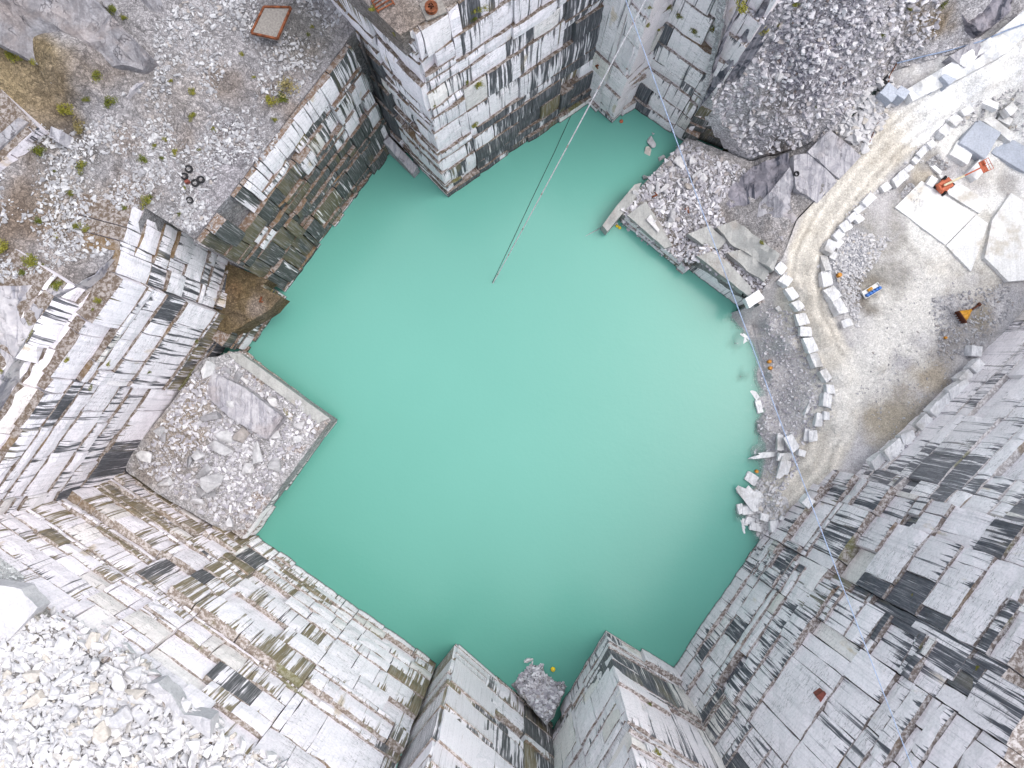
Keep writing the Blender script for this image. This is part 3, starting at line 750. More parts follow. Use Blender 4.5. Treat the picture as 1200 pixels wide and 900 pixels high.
def scatter(name, poly, n, smin, smax, mat, seed, pw=2.5, dens=None):
    """loose broken stone nobody could count: one mesh"""
    rr = random.Random(seed)
    pts = [Vector((p[0], p[1])) for p in poly]
    xs = [p.x for p in pts]; ys = [p.y for p in pts]
    VV, FF, TT = [], [], []
    off = 0; got = 0; tries = 0
    while got < n and tries < n * 12:
        tries += 1
        u, v = rr.uniform(min(xs), max(xs)), rr.uniform(min(ys), max(ys))
        if not inside(pts, u, v): continue
        if dens and rr.random() > dens(u, v): continue
        p, nn = hit(u, v)
        if nn.z < .15 or p.z < -1: continue
        s = smin + (smax - smin) * rr.random() ** pw
        hv, hf = HUL[rr.randrange(20)]
        a, b = rr.uniform(0, 6.28), rr.uniform(-.5, .5)
        ca, sa, cb, sb = math.cos(a), math.sin(a), math.cos(b), math.sin(b)
        Rm = np.array(((ca, -sa, 0), (sa, ca, 0), (0, 0, 1))) @ np.array(((1, 0, 0), (0, cb, -sb), (0, sb, cb)))
        q = (hv * s * np.array((rr.uniform(.8, 1.5), rr.uniform(.6, 1), rr.uniform(.6, 1)))) @ Rm.T + np.array((p.x, p.y, p.z + s * .2))
        VV.append(q); FF += [tuple(i + off for i in f) for f in hf]
        TT += [rr.random()] * len(q); off += len(q); got += 1
    V = np.concatenate(VV)
    me = mesh_from(name, V.tolist(), FF, M[mat], {'tint': ('FLOAT_COLOR', [(t, t, t, 1) for t in TT])})
    tag(obj(name, me), kind='stuff')

def nz2(u, v, s, o): return mnoise.noise(Vector((u * s, v * s, o)))
# terrace of white stones, lower left
TER = [(-30, 725), (60, 712), (130, 735), (185, 790), (240, 840), (330, 885), (350, 930), (-30, 930)]
scatter('rubble', TER, 5200, .15, .6, 'stone', 41, 1.8)
scatter('rubble', [(420, -10), (300, 215), (245, 285), (165, 240), (120, 300), (0, 330), (-20, 330), (-20, 200), (60, 130), (180, 100), (180, 30), (230, -10)], 6500, .07, .36, 'stone_grey', 42, 2.6, lambda u, v: .35 + 1.2 * nz2(u, v, .02, 1))
scatter('rubble', [(845, 90), (830, 120), (880, 185), (960, 165), (1040, 85), (1100, 40), (1100, -20), (880, -20)], 5200, .08, .6, 'stone_slope', 43, 3.4)
scatter('rubble', [(920, 0), (900, 60), (930, 120), (1000, 100), (1020, 20), (990, -10)], 900, .08, .42, 'stone_dark', 44, 2.2)
scatter('rubble', [(800, 165), (715, 260), (798, 315), (870, 350), (905, 330), (850, 260), (840, 240), (875, 200)], 3400, .10, .55, 'stone_slope', 45, 2.6)
scatter('rubble', [(276, 420), (380, 490), (292, 612), (262, 618), (160, 545), (200, 480), (225, 440)], 4200, .08, .5, 'stone_slope', 46, 2.8)
scatter('rubble', [(890, 350), (935, 370), (962, 440), (955, 500), (930, 560), (900, 600), (868, 600), (886, 520), (893, 430)], 2600, .08, .34, 'stone_slope', 47, 2.8)
scatter('rubble', [(975, 300), (1000, 270), (1045, 280), (1010, 330), (1005, 385), (985, 350)], 1300, .10, .35, 'stone', 48, 2.0)
scatter('rubble', [(1090, 350), (1180, 330), (1190, 360), (1140, 420), (1100, 420)], 900, .08, .35, 'stone_grey', 49, 2.4)
scatter('rubble', [(872, 570), (890, 560), (925, 585), (915, 620), (888, 632), (868, 615)], 700, .12, .5, 'stone', 50, 2.0)
scatter('rubble', [(1052, 228), (1068, 214), (1080, 226), (1070, 240)], 260, .08, .3, 'stone_grey', 53, 2.0)
scatter('rubble', [(1085, 190), (1100, 180), (1112, 196), (1096, 202)], 240, .08, .3, 'stone_grey', 54, 2.0)
scatter('rubble', [(1110, 150), (1140, 118), (1200, 100), (1200, 160), (1150, 150)], 160, .15, .5, 'stone', 55, 2.0)
scatter('rubble', [(1060, 320), (1130, 330), (1120, 470), (1040, 520), (1000, 470)], 500, .06, .22, 'stone_grey', 56, 2.5)
scatter('rubble', [(1010, 110), (1045, 85), (1052, 110), (1015, 175), (978, 155)], 500, .15, .9, 'stone', 51, 2.2)
# the small mound at the bottom
mo = zone('mound_ground', [(597, 788, -2), (618, 762, -2), (668, 795, -2), (660, 815, 2), (648, 842, 6), (640, 850, 7), (612, 818, 3), (600, 805, 0)], res=.6, amp=.7, scl=.3, tint=blobs((.40, .39, .40), []), seed=18, rough=.15, ctrl=[(630, 800, 3.4), (632, 785, 1.4)])
tag(mo, kind='structure')
scatter('rubble', [(600, 789), (618, 765), (664, 797), (655, 820), (641, 846), (610, 812)], 1200, .10, .55, 'stone_slope', 52, 2.6)

rr = random.Random(77)
placed = []
tries = 0
GP = 'white boulders heaped on the lower left terrace'
while len(placed) < 185 and tries < 40000:
    tries += 1
    u, v = rr.uniform(-10, 335), rr.uniform(725, 905)
    if not inside([Vector(q) for q in ((-20, 790), (50, 760), (110, 735), (150, 755), (185, 800), (250, 850), (330, 890), (340, 910), (-20, 910))], u, v): continue
    px = rr.choice((10, 11, 12, 13, 15, 18)) * (1.2 if u > 80 else 1.0)
    if any(math.hypot(u - a, v - b) < (px + c) * .42 for a, b, c in placed): continue
    placed.append((u, v, px))
    boulder(u, v, px, 'white angular boulder lying among many others on the lower left terrace', GP, el=rr.uniform(1, 1.7), sink=.05)
for (u, v, px, lab) in ((141, 840, 25, 'largest smooth white boulder in the middle of the lower left rubble terrace'), (181, 789, 15, 'bright white boulder at the terrace rim beside the grey slab'),
    (162, 815, 20, 'upright long white boulder just below the terrace rim'), (116, 755, 14, 'white rectangular boulder at the upper tip of the lower left rubble'), (122, 858, 24, 'broad triangular white boulder below the largest smooth one'), (255, 842, 18, 'white boulder near the right end of the lower left rubble')):
    boulder(u, v, px, lab, None, el=1.4, sink=0)
PENB = [(246, 435, 16), (268, 434, 8), (278, 443, 14), (287, 446, 8), (250, 489, 15), (275, 475, 20), (293, 467, 10), (265, 514, 15), (285, 510, 17), (173, 535, 15), (234, 532, 13), (262, 525, 22), (291, 551, 14), (253, 565, 20),
        (236, 574, 13), (232, 587, 14), (248, 577, 9), (315, 573, 13), (292, 551, 15), (323, 545, 14), (304, 531, 18), (270, 611, 9), (240, 552, 17), (222, 539, 11), (352, 500, 9), (350, 515, 8), (324, 509, 10), (320, 470, 10), (187, 505, 9), (192, 512, 8)]
for i, (u, v, px) in enumerate(PENB):
    boulder(u, v, px * 1.25, 'grey white boulder on the rubble bench left of the pool', 'boulders on the left rubble bench', 'stone_grey' if i % 3 else 'stone', el=1.2)
boulder(198, 566, 19, 'big pale boulder at the lower end of the left rubble bench', None, 'stone', el=1.1, sink=-.1)
BENB = [(780, 220, 9, 1.9), (764, 255, 13, 1.2), (767, 263, 15, 1.3), (788, 253, 15, 1.3), (776, 245, 9, 1), (806, 219, 11, 1), (795, 193, 11, 1.3), (784, 193, 8, 1), (787, 200, 8, 1), (756, 208, 8, 1), (763, 221, 9, 1), (817, 206, 8, 1.6), (823, 209, 8, 1), (745, 227, 8, 1),
        (770, 222, 10, 1.5), (779, 225, 8, 1), (783, 262, 10, 1.2), (772, 206, 8, 1), (838, 305, 9, 1), (829, 311, 8, 1), (775, 186, 8, 1), (801, 213, 8, 1), (812, 190, 9, 1)]
for i, (u, v, px, e) in enumerate(BENB):
    boulder(u, v, px * 1.2, 'pale boulder on the rubble bench right of the pool', 'boulders on the right rubble bench', 'stone_grey' if i % 2 else 'stone', el=e)
SLB = [(882, 142, 14), (857, 148, 8), (869, 158, 9), (889, 131, 10), (896, 133, 9), (947, 80, 9), (967, 73, 9), (912, 90, 14), (910, 65, 8), (905, 108, 8), (940, 100, 8), (926, 75, 8), (936, 169, 8)]
for i, (u, v, px) in enumerate(SLB):
    boulder(u, v, px, 'loose boulder on the grey rubble slope above the dark rock', 'boulders on the upper right slope', 'stone_grey' if i % 2 else 'stone', el=1.3)
NB = [(1031, 121, 11), (1022, 116, 10), (1025, 130, 8), (1014, 142, 9), (1021, 144, 8), (1010, 150, 8), (1018, 152, 8)]
for (u, v, px) in NB: boulder(u, v, px, 'boulder in the walled pocket beside the upper road', 'boulders in the roadside pocket', 'stone', el=1.4)
for (u, v, px, lab) in ((763, 167, 13, 'upright white boulder standing in the water below the pale face'), (759, 178, 10, 'low white boulder in the water, below the upright one'), (619, 772, 10, 'tall pale boulder at the tip of the small mound at the bottom'), (765, 157, 4, 'small grey boulder just breaking the water above the upright one')):
    o = boulder(u, v, px, lab, None, 'stone', el=1.25); o.location.z = max(o.location.z, .15)

# ------------------------------------------------------------------ quarried blocks
def block_mesh(seed, irr=.09, taper=1.0):
    rr = random.Random(seed)
    bm = bmesh.new()
    bmesh.ops.create_cube(bm, size=1.0)
    bmesh.ops.subdivide_edges(bm, edges=list(bm.edges), cuts=2, use_grid_fill=True)
    cor = {}
    for v in bm.verts:
        c = v.co
        k = tuple(int(math.copysign(1, q)) for q in c)
        v.co = Vector((c.x * (1 if c.y < 0 else taper), c.y, c.z))
    js = [Vector((rr.uniform(-irr, irr), rr.uniform(-irr, irr), rr.uniform(-irr, irr))) for _ in range(8)]
    for v in bm.verts:
        x, y, z = (v.co.x + .5), (v.co.y + .5), (v.co.z + .5)
        d = Vector()
        for i in range(8):
            wx, wy, wz = (x if i & 1 else 1 - x), (y if i & 2 else 1 - y), (z if i & 4 else 1 - z)
            d += js[i] * (wx * wy * wz)
        v.co += d + Vector((rr.gauss(0, .012), rr.gauss(0, .012), rr.gauss(0, .012)))
    es = [e for e in bm.edges if len(e.link_faces) == 2 and e.calc_face_angle() > .9]
    bmesh.ops.bevel(bm, geom=es, offset=.025, segments=1, affect='EDGES')
    me = bpy.data.meshes.new('marble_block'); bm.to_mesh(me); bm.free()
    me.materials.append(M['block'])
    return me
BLK = [block_mesh(i, .09) for i in range(7)] + [block_mesh(50 + i, .14, .55) for i in range(3)] + [block_mesh(90 + i, .03) for i in range(3)]
def block(u, v, w, l, ang, label, group=None, hgt=None, mat=None, var=None, lift=0.0, tilt=(0, 0), name='marble_block', cat='stone block'):
    """w, l in photo pixels, ang = direction of the long side in the image (degrees, clockwise from right)"""
    p, n = hit(u, v)
    k = pxm(p.z + 1)
    W, L_ = w * k, l * k
    hh = hgt if hgt else min(W, L_) * .85
    rr2 = random.Random(int(u * 7 + v * 3))
    me = BLK[var if var is not None else rr2.randrange(7)]
    if mat:
        me = me.copy(); me.materials.clear(); me.materials.append(M[mat])
    # centre the block's top under the image point
    d = ray(u, v); t = (p.z + hh * .5 - H) / d.z
    o = obj(name, me, loc=(d.x * t, d.y * t, max(p.z, -.5) + hh * .44 + lift), rot=(tilt[0] + rr2.gauss(0, .05), tilt[1] + rr2.gauss(0, .05), math.radians(-ang) + rr2.gauss(0, .06)), scale=(L_ * rr2.uniform(.92, 1.06), W * rr2.uniform(.9, 1.08), hh))
    return tag(o, label, cat, group)
ORD = 'first second third fourth fifth sixth seventh eighth ninth tenth eleventh twelfth thirteenth fourteenth fifteenth sixteenth seventeenth eighteenth nineteenth twentieth'.split()
outer = [(914, 315, 11, 13, 40), (919, 329, 11, 13, 35), (927, 344, 10, 14, 62), (934, 358, 10, 11, 60), (939, 374, 12, 15, 78), (943, 389, 12, 14, 10), (949, 404, 11, 17, 72), (954, 423, 11, 17, 68), (966, 440, 11, 15, 65), (972, 456, 9, 10, 90), (967, 469, 11, 17, 97), (968, 487, 6, 9, 95), (959, 492, 9, 16, 108), (952, 511, 8, 14, 86), (945, 510, 6, 14, 95)]
for i, (u, v, w, l, a) in enumerate(outer):
    block(u, v, w, l, a, 'white block in the curved row between road and pool, %s from the upper end' % ORD[i], 'blocks along the pool side of the road')
inner = [(1037, 220, 9, 12, -38), (1016, 235, 10, 16, -42), (1006, 246, 8, 12, -40), (998, 255, 8, 12, -40), (1006, 257, 7, 11, -42), (990, 266, 10, 13, -40), (981, 276, 9, 12, -40), (982, 286, 7, 10, -45), (971, 290, 12, 16, -58), (975, 300, 7, 9, -60), (966, 309, 8, 19, 82), (967, 327, 13, 18, 78), (974, 344, 13, 16, 62), (981, 360, 13, 19, 62), (991, 379, 10, 12, -20)]
for i, (u, v, w, l, a) in enumerate(inner):
    block(u, v, w, l, a, 'white block in the row inside the road bend, %s from the upper end' % ORD[i], 'blocks along the yard side of the road')
upper = [(1053, 210, 11, 17, -42), (1064, 198, 7, 11, -40), (1072, 188, 9, 9, -40), (1080, 178, 9, 14, -42), (1090, 170, 9, 11, -40), (1106, 154, 12, 15, -40), (1117, 142, 12, 13, 50), (1132, 131, 10, 13, -30)]
for i, (u, v, w, l, a) in enumerate(upper):
    block(u, v, w, l, a, 'bright white block on the kerb of the upper road, %s counting up the road' % ORD[i], 'blocks along the upper road')
right = [(1028, 541, 13, 19, -35), (1046, 528, 15, 25, -40), (1062, 514, 15, 17, -20), (1082, 495, 12, 20, -42), (1096, 480, 14, 18, -38), (1107, 469, 12, 16, -38), (1121, 456, 13, 24, -36), (1129, 443, 14, 17, -40), (1144, 430, 13, 17, -45), (1142, 412, 13, 13, 0)]
for i, (u, v, w, l, a) in enumerate(right):
    block(u, v, w, l, a, 'grey white block at the foot of the banded wall, %s from its lower end' % ORD[i], 'blocks at the foot of the banded wall')
for (u, v, w, l, a, lab, h_, mt) in (
    (1124, 181, 21, 24, 32, 'big square white block left of the orange basket', 2.4, 'white_slab'),
    (1146, 197, 15, 32, -50, 'long white block right under the lift boom', 2.0, 'white_slab'),
    (1144, 165, 34, 36, 35, 'large blue grey sawn block above the white ones', 3.2, 'blue_slab'),
    (1188, 182, 26, 50, 35, 'long blue grey slab at the right picture edge beside the lift basket', 1.6, 'blue_slab'),
    (1166, 152, 12, 44, 36, 'bright white slab lying along the upper side of the blue grey block', 2.6, 'white_slab'),
    (1157, 122, 8, 22, 20, 'white sawn slab with a shadowed side near the top of the yard', 1.4, 'white_slab'),
    (1182, 129, 11, 14, -38, 'white block near the right edge by the bright road', 1.6, 'white_slab'),
    (1176, 141, 10, 15, 35, 'white block in front of another by the bright road', 1.4, 'white_slab'),
    (1096, 198, 5, 16, 45, 'narrow white offcut beside the lift', .6, 'white_slab'),
    (1091, 213, 9, 12, 120, 'small white block next to the orange lift', 1.0, 'white_slab'),
    (1040, 111, 16, 18, 40, 'grey blue sawn block at the head of the roadside pocket', 2.4, 'blue_slab'),
    (1054, 112, 14, 14, 40, 'second grey blue block, split from its neighbour by a dark crack', 2.6, 'blue_slab'),
    (1110, 93, 14, 18, -40, 'grey blue block set into the bank of the upper road', 2.2, 'blue_slab'),
    (1096, 100, 9, 24, -38, 'long grey block sunk in the bank beside the upper road', 1.2, 'blue_slab'),
    (880, 352, 13, 22, -38, 'large white slab at the corner of the right bench by the pool', 1.6, 'white_slab')):
    ob = block(u, v, w, l, a, lab, None, h_ * .75, mt, 10 + int(u) % 3)
    if 'right bench' in lab: ob.location.z += 1.0
SH = [(904, 532, 7, 46, -4, 'longest white slab on the right shore, pointing into the pool', 8), (914, 518, 8, 18, 95, 'narrow grey slab standing beside a white one on the right shore', 1),
      (927, 519, 11, 20, 62, 'white slab crossed by the blue cable on the right shore', 2), (939, 531, 8, 9, 20, 'small cream block at the head of the lower road', 3), (919, 546, 11, 26, 105, 'tapering cream slab below the longest one', 7),
      (919, 535, 8, 15, 0, 'flat cream block wedged under the longest slab', 4), (878, 560, 10, 16, 30, 'rounded white block on the waterline above the leaning slab', 5), (879, 583, 13, 38, 52, 'long pale slab leaning down the lower shore', 9),
      (889, 580, 6, 17, 48, 'thin white slab beside the long leaning one', 7), (875, 597, 10, 12, 0, 'square white block at the lower waterline', 1), (867, 596, 8, 12, 80, 'white block half in the water, left of the square one', 2),
      (865, 612, 4, 19, 60, 'thin white sliver dipping into the pool at the lower shore', 7), (871, 611, 7, 9, 100, 'small white block behind the thin sliver', 3), (878, 610, 9, 11, 20, 'cream block at the foot of the lower shore', 4),
      (896, 606, 8, 9, 10, 'grey white block in the lower shore rubble, above the drop', 5), (907, 616, 10, 14, 80, 'tallest white block at the base of the fluted wall', 6), (917, 608, 6, 7, 30, 'small white block near the base of the fluted wall', 0), (885, 617, 9, 14, 15, 'pale block at the lowest corner of the shore', 2),
      (946, 588, 13, 12, 35, 'cream block against the wall at the foot of the road', 3), (946, 480, 4, 13, 125, 'thin white chip on the gravel inside the block row', 8), (877, 448, 4, 13, 62, 'slim white stone at the water line, lower of two below the orange drums', 1), (884, 463, 6, 14, 60, 'white stone at the water line between two others', 2), (889, 477, 7, 15, 80, 'white stone on the shore, last of three in a line', 3), (873, 394, 4, 13, 40, 'white shard on the shore below the blue cable', 8), (912, 362, 5, 6, 60, 'small white block alone on the grey gravel', 2)]
for (u, v, w, l, a, lab, vr) in SH:
    block(u, v, w, l, a, lab, None, max(.5, min(w, l) * pxm(1) * .7), None, vr)
o = block(863, 401, 8, 13, -35, 'flat pale slab sunk just under the water near the right shore', None, .5, None, 1); o.location.z = -.32
o = block(870, 440, 3, 12, 48, 'narrow stone running under the water at the right shore', None, .4, None, 1); o.location.z = -.25

def strip(row, wd):
    a = [(q[0] - wd, q[1] - wd * .4) for q in row]; b = [(q[0] + wd, q[1] + wd * .4) for q in row[::-1]]
    return a + b
scatter('rubble', strip(outer, 8), 420, .07, .3, 'stone', 61, 2.4)
scatter('rubble', strip(inner[::-1], 9), 420, .07, .3, 'stone', 62, 2.4)
scatter('rubble', strip(right, 9), 380, .07, .34, 'stone_slope', 63, 2.4)
scatter('rubble', strip(upper, 8), 200, .07, .28, 'stone', 64, 2.4)

# ------------------------------------------------------------------ rock shapes
def rock(label, pts, mat, thick=2.5, amp=.4, seed=5, res=.8, scl=.3, name='rock_outcrop', cat='rock', ctrl=()):
    return tag(slab(name, pts, mat, thick, amp, res, scl, seed, rough=.14 if mat in ('outcrop', 'slate', 'pale_slab') else .05, ctrl=ctrl), label, cat, None, 'thing')
rock('big tilted grey rock outcrop in the upper left corner', [(-60, -60, 44), (55, -60, 42), (175, 65, 36.5), (165, 80, 35.5), (130, 80, 36), (95, 122, 35.6), (52, 92, 38.5), (40, 72, 39.5), (-60, 20, 44)], 'outcrop', 3, 2.6, 21, scl=.2, res=.7)
rock('smooth grey rock slab behind the tilted outcrop near the top left', [(110, -40, 38), (165, -40, 38), (200, 20, 35), (178, 54, 34), (150, 30, 36), (120, 5, 38)], 'outcrop', 2.5, 1.5, 22, scl=.25)
rock('dark ledge of rock at the top edge, left of the rusty frame', [(205, -50, 36), (272, -50, 35), (268, 12, 33), (240, 20, 33), (215, 5, 34)], 'outcrop', 2, .7, 23)
rock('broken pale outcrop beside the shrubs in the upper left', [(124, 88, 35.4), (150, 78, 35), (170, 96, 34), (150, 115, 34.4), (122, 112, 35.2)], 'pale_slab', 2, .8, 24)
wall('white streaked wall stub at the left picture edge beside the dark hollow', (80, 170, 34), (5, 240, 34), 32, 39, ch=2.2, bw=3, batter=.04, dark=.35, olive=.2, mat='rock', seed=35, depth=5, extend=(0, 8))
rock('grey rock top of the white stub at the left edge', [wpt(78, 170, 34, 39.1, .8), wpt(5, 240, 34, 39.1, .8), (-60, 250, 39.6), (-40, 190, 39.6), (22, 138, 39.2)], 'outcrop', 4, .4, 27)
rock('single white block leaning at the end of the left edge stub', [(60, 148, 38), (72, 153, 37.6), (70, 168, 37), (58, 160, 37.6)], 'pale_slab', 3, .15, 28)
rock('dark blue banded rock sloping above the right bench', [(838, 250, 4.6), (842, 232, 5.0), (882, 195, 6.2), (925, 178, 9.6), (928, 205, 9.4), (912, 222, 9.0), (920, 238, 9.4), (880, 238, 7.0), (862, 246, 5.6)], 'slate', 2.5, .7, 29)
rock('pale rounded rock right of the dark banded one', [(905, 222, 9.6), (925, 196, 10.4), (932, 210, 10.6), (926, 240, 10.4), (934, 256, 10.6), (918, 282, 10.0), (885, 262, 7.6), (890, 238, 8.0)], 'pale_slab', 2.5, .8, 30)
rock('broad white banded rock slope beside the road', [(946, 178, 11.2), (972, 152, 13.2), (1010, 182, 12.4), (984, 210, 12.0), (970, 198, 11.8)], 'pale_slab', 2.5, .35, 31)
rock('lower white banded rock slope beside the road', [(930, 182, 10.6), (946, 180, 11.0), (970, 200, 11.7), (982, 212, 11.8), (958, 238, 11.2), (932, 222, 10.8)], 'pale_slab', 2.5, .35, 32)
rock('fluted greenish slab on the right bench above the black wall', [(840, 266, 6.6), (862, 258, 7.0), (914, 298, 10.4), (906, 318, 10.0), (884, 302, 8.2), (856, 286, 6.9)], 'bench_stone', 1.6, .35, 33)
rock('second greenish slab lying on the right bench', [(806, 274, 5.8), (832, 264, 6.2), (852, 282, 6.4), (842, 292, 6.0), (826, 288, 5.8)], 'bench_stone', 1.4, .3, 34)
rock('long greenish slab in front of the fluted one on the right bench', [(852, 296, 7.0), (872, 292, 7.4), (902, 318, 9.2), (896, 330, 8.6), (876, 318, 7.6)], 'bench_stone', 1.8, .3, 46)
rock('tilted slab above the black streaked low wall on the right bench', [(817, 300, 6.4), (834, 295, 6.8), (852, 306, 7.0), (880, 336, 7.4), (882, 351, 7.0), (846, 323, 6.7)], 'bench_stone', 1.6, .35, 47)
rock('pale bench slab along the pool edge on the right', [(735, 252, 3.9), (757, 236, 4.2), (774, 262, 4.4), (788, 288, 4.3), (779, 291, 4.0)], 'bench_stone', 1.2, .2, 35)
rock('small wedge of stone at the tip of the right bench', [(706, 264, 2.6), (712, 271, 2.6), (726, 254, 3.2), (742, 236, 3.6), (752, 214, 3.6), (744, 216, 3.4), (722, 242, 3.2)], 'bench_stone', 3.2, .1, 36)
rock('thick pale slab across the middle of the left rubble bench', [(222, 447, 8.0), (243, 433, 8.0), (288, 455, 7.8), (332, 489, 7.2), (312, 515, 7.0), (268, 488, 7.5)], 'pale_slab', 2.0, .4, 37)
rock('pale ledge along the upper edge of the left rubble bench', [(262, 414, 5.8), (282, 414, 5.6), (386, 490, 5.3), (372, 496, 5.4), (320, 456, 5.6)], 'bench_stone', 1.0, .45, 38)
rock('dark jagged rock block at the top right by the orange soil', [(1110, 2, 22.4), (1130, -20, 23), (1190, -25, 23.4), (1188, 10, 22), (1165, 30, 20.6), (1150, 38, 20)], 'slate', 3, 1.7, 39, res=.6)
rock('pale stone block on the bank below the blue hose', [(1112, 66, 18.6), (1148, 44, 19.6), (1160, 58, 19.2), (1130, 80, 18)], 'pale_slab', 2.4, .3, 40)
rock('long white stone bank above the bright road', [(1062, 105, 15.4), (1110, 76, 18), (1166, 40, 20.4), (1215, 0, 22.6), (1215, 30, 22), (1180, 62, 19.8), (1125, 92, 17.4), (1070, 118, 15.4)], 'white_slab', 2.2, .4, 41)
rock('grey slab bank in the lower left, along the rim of the rubble terrace', [wpt(355, 664, 0, 38.5, 6.0), wpt(402, 698, 0, 38.6, 5.8), (248, 842, 39.2), (215, 838, 39.4), (185, 800, 39.4)], 'grey_slab', 2, .5, 42)
rock('smooth white mound of marble at the left end of the rubble terrace', [(-40, 680, 39.6), (25, 690, 39.3), (45, 712, 39.0), (12, 748, 39.4), (-40, 752, 40)], 'grey_slab', 2, .7, 43, scl=.14)
rock('pale boulder slab leaning in the water of the dark inner corner', [(449, 166, 4.5), (456, 160, 5), (490, 196, 2.2), (484, 205, 1.6)], 'pale_slab', 4.5, .25, 44)
rock('dark striped rock slab slanting down at the top, right of the pale face', [(824, 119, 14.5), (838, 85, 20), (852, 36, 33.5), (884, -30, 42), (915, -30, 40), (902, 40, 29), (872, 84, 21), (846, 108, 15.5)], 'slate', 3, .8, 45)
# marble floor of the yard
for (lab, pts) in (('bright white sawn marble floor in the yard, largest piece', [(1049, 243, 8.9), (1080, 212, 9.0), (1143, 251, 9.1), (1108, 287, 8.9)]),
                   ('white marble floor piece at the lower corner of the yard', [(1109, 288, 8.9), (1144, 252, 9.1), (1158, 262, 9.1), (1146, 296, 9), (1138, 318, 8.9)]),
                   ('white marble floor at the right picture edge', [(1154, 302, 9.2), (1163, 258, 9.2), (1185, 226, 9.2), (1240, 262, 9.2), (1240, 325, 9.2), (1182, 330, 9.2)]),
                   ('white marble floor behind the lift', [(1100, 204, 9.4), (1118, 210, 9.3), (1158, 236, 9.4), (1148, 250, 9.2), (1112, 228, 9.2)])):
    zz = max(ground_z(p.x, p.y) for p in resample([P(*q) for q in pts], 1.5)) + .12
    o = slab('marble_floor', [(q[0], q[1], zz) for q in pts], 'floor_marble', 1.6, .06, 1.0, .3, 60, rough=.02)
    tag(o, lab, 'stone floor', None, 'thing')

# ================================================================== shrubs
def leaf_mat(name, a, b):
    t = NT(name)
    oi = t.n('ShaderNodeObjectInfo')
    n = t.noise(t.pos(), 2.5, 3, .6)
    c = t.mix(t.rng(t.math('ADD', n, t.math('MULTIPLY', t.math('SUBTRACT', oi.outputs['Random'], .5), .4)), .3, .7), a, b)
    return t.fin(c, .7, .2)
M['leaf'] = leaf_mat('yellow_green_leaves', (.085, .10, .014), (.21, .195, .03))
M['leaf_dry'] = leaf_mat('dry_brown_twigs', (.16, .13, .05), (.26, .22, .10))
M['bark'] = plain('shrub_bark', (.13, .09, .06), .9)
def shrub_mesh(seed, mat, n=420):
    rr = random.Random(seed)
    V, Fc = [], []
    lobes = [(rr.uniform(-.55, .55), rr.uniform(-.55, .55), rr.uniform(.3, .8), rr.uniform(.3, .55)) for _ in range(7)]
    for _ in range(n):
        lx, ly, lz, lr = rr.choice(lobes)
        d = Vector((rr.gauss(0, 1), rr.gauss(0, 1), rr.gauss(0, 1))).normalized() * lr * rr.random() ** .4
        c = Vector((lx, ly, lz)) + d
        if c.z < .02: continue
        a = Vector((rr.gauss(0, 1), rr.gauss(0, 1), rr.gauss(0, .6))).normalized(); b = a.cross(Vector((rr.gauss(0, 1), rr.gauss(0, 1), rr.gauss(0, 1)))).normalized()
        s = rr.uniform(.06, .13)
        k = len(V)
        V += [c - a * s, c + b * s * .5, c + a * s, c - b * s * .5]
        Fc.append((k, k + 1, k + 2, k + 3))
    return mesh_from('foliage', V, Fc, M[mat])
def stem_mesh(seed):
    rr = random.Random(seed)
    bm = bmesh.new()
    for k in range(5):
        a = rr.uniform(0, 6.28); e = Vector((math.cos(a) * .4, math.sin(a) * .4, rr.uniform(.4, .8)))
        q = Vector((0, 0, 1)).rotation_difference(e).to_matrix().to_4x4()
        g = bmesh.ops.create_cone(bm, cap_ends=True, segments=5, radius1=.035, radius2=.012, depth=e.length)
        bmesh.ops.translate(bm, verts=g['verts'], vec=(0, 0, e.length / 2)); bmesh.ops.transform(bm, verts=g['verts'], matrix=q)
    me = bpy.data.meshes.new('stem'); bm.to_mesh(me); bm.free(); me.materials.append(M['bark'])
    return me
SHM = [shrub_mesh(i, 'leaf') for i in range(5)]; SHD = [shrub_mesh(20 + i, 'leaf_dry', 300) for i in range(2)]; STM = [stem_mesh(i) for i in range(2)]
def shrub(u, v, px, label, group=None, dry=False):
    rr = random.Random(int(u * 31 + v))
    p, n = hit(u, v)
    s = max(.28, px * pxm(p.z) * .66)
    o = empty('shrub', (p.x, p.y, p.z - .06), rr.uniform(0, 6.28), label, 'shrub', group)
    o.scale = (s * rr.uniform(.8, 1.15), s * rr.uniform(.6, 1), s * rr.uniform(.6, .9))
    obj('foliage', rr.choice(SHD if dry else SHM), o)
    if px >= 8: obj('stem', rr.choice(STM), o)
GPL = 'shrubs on the upper left gravel'
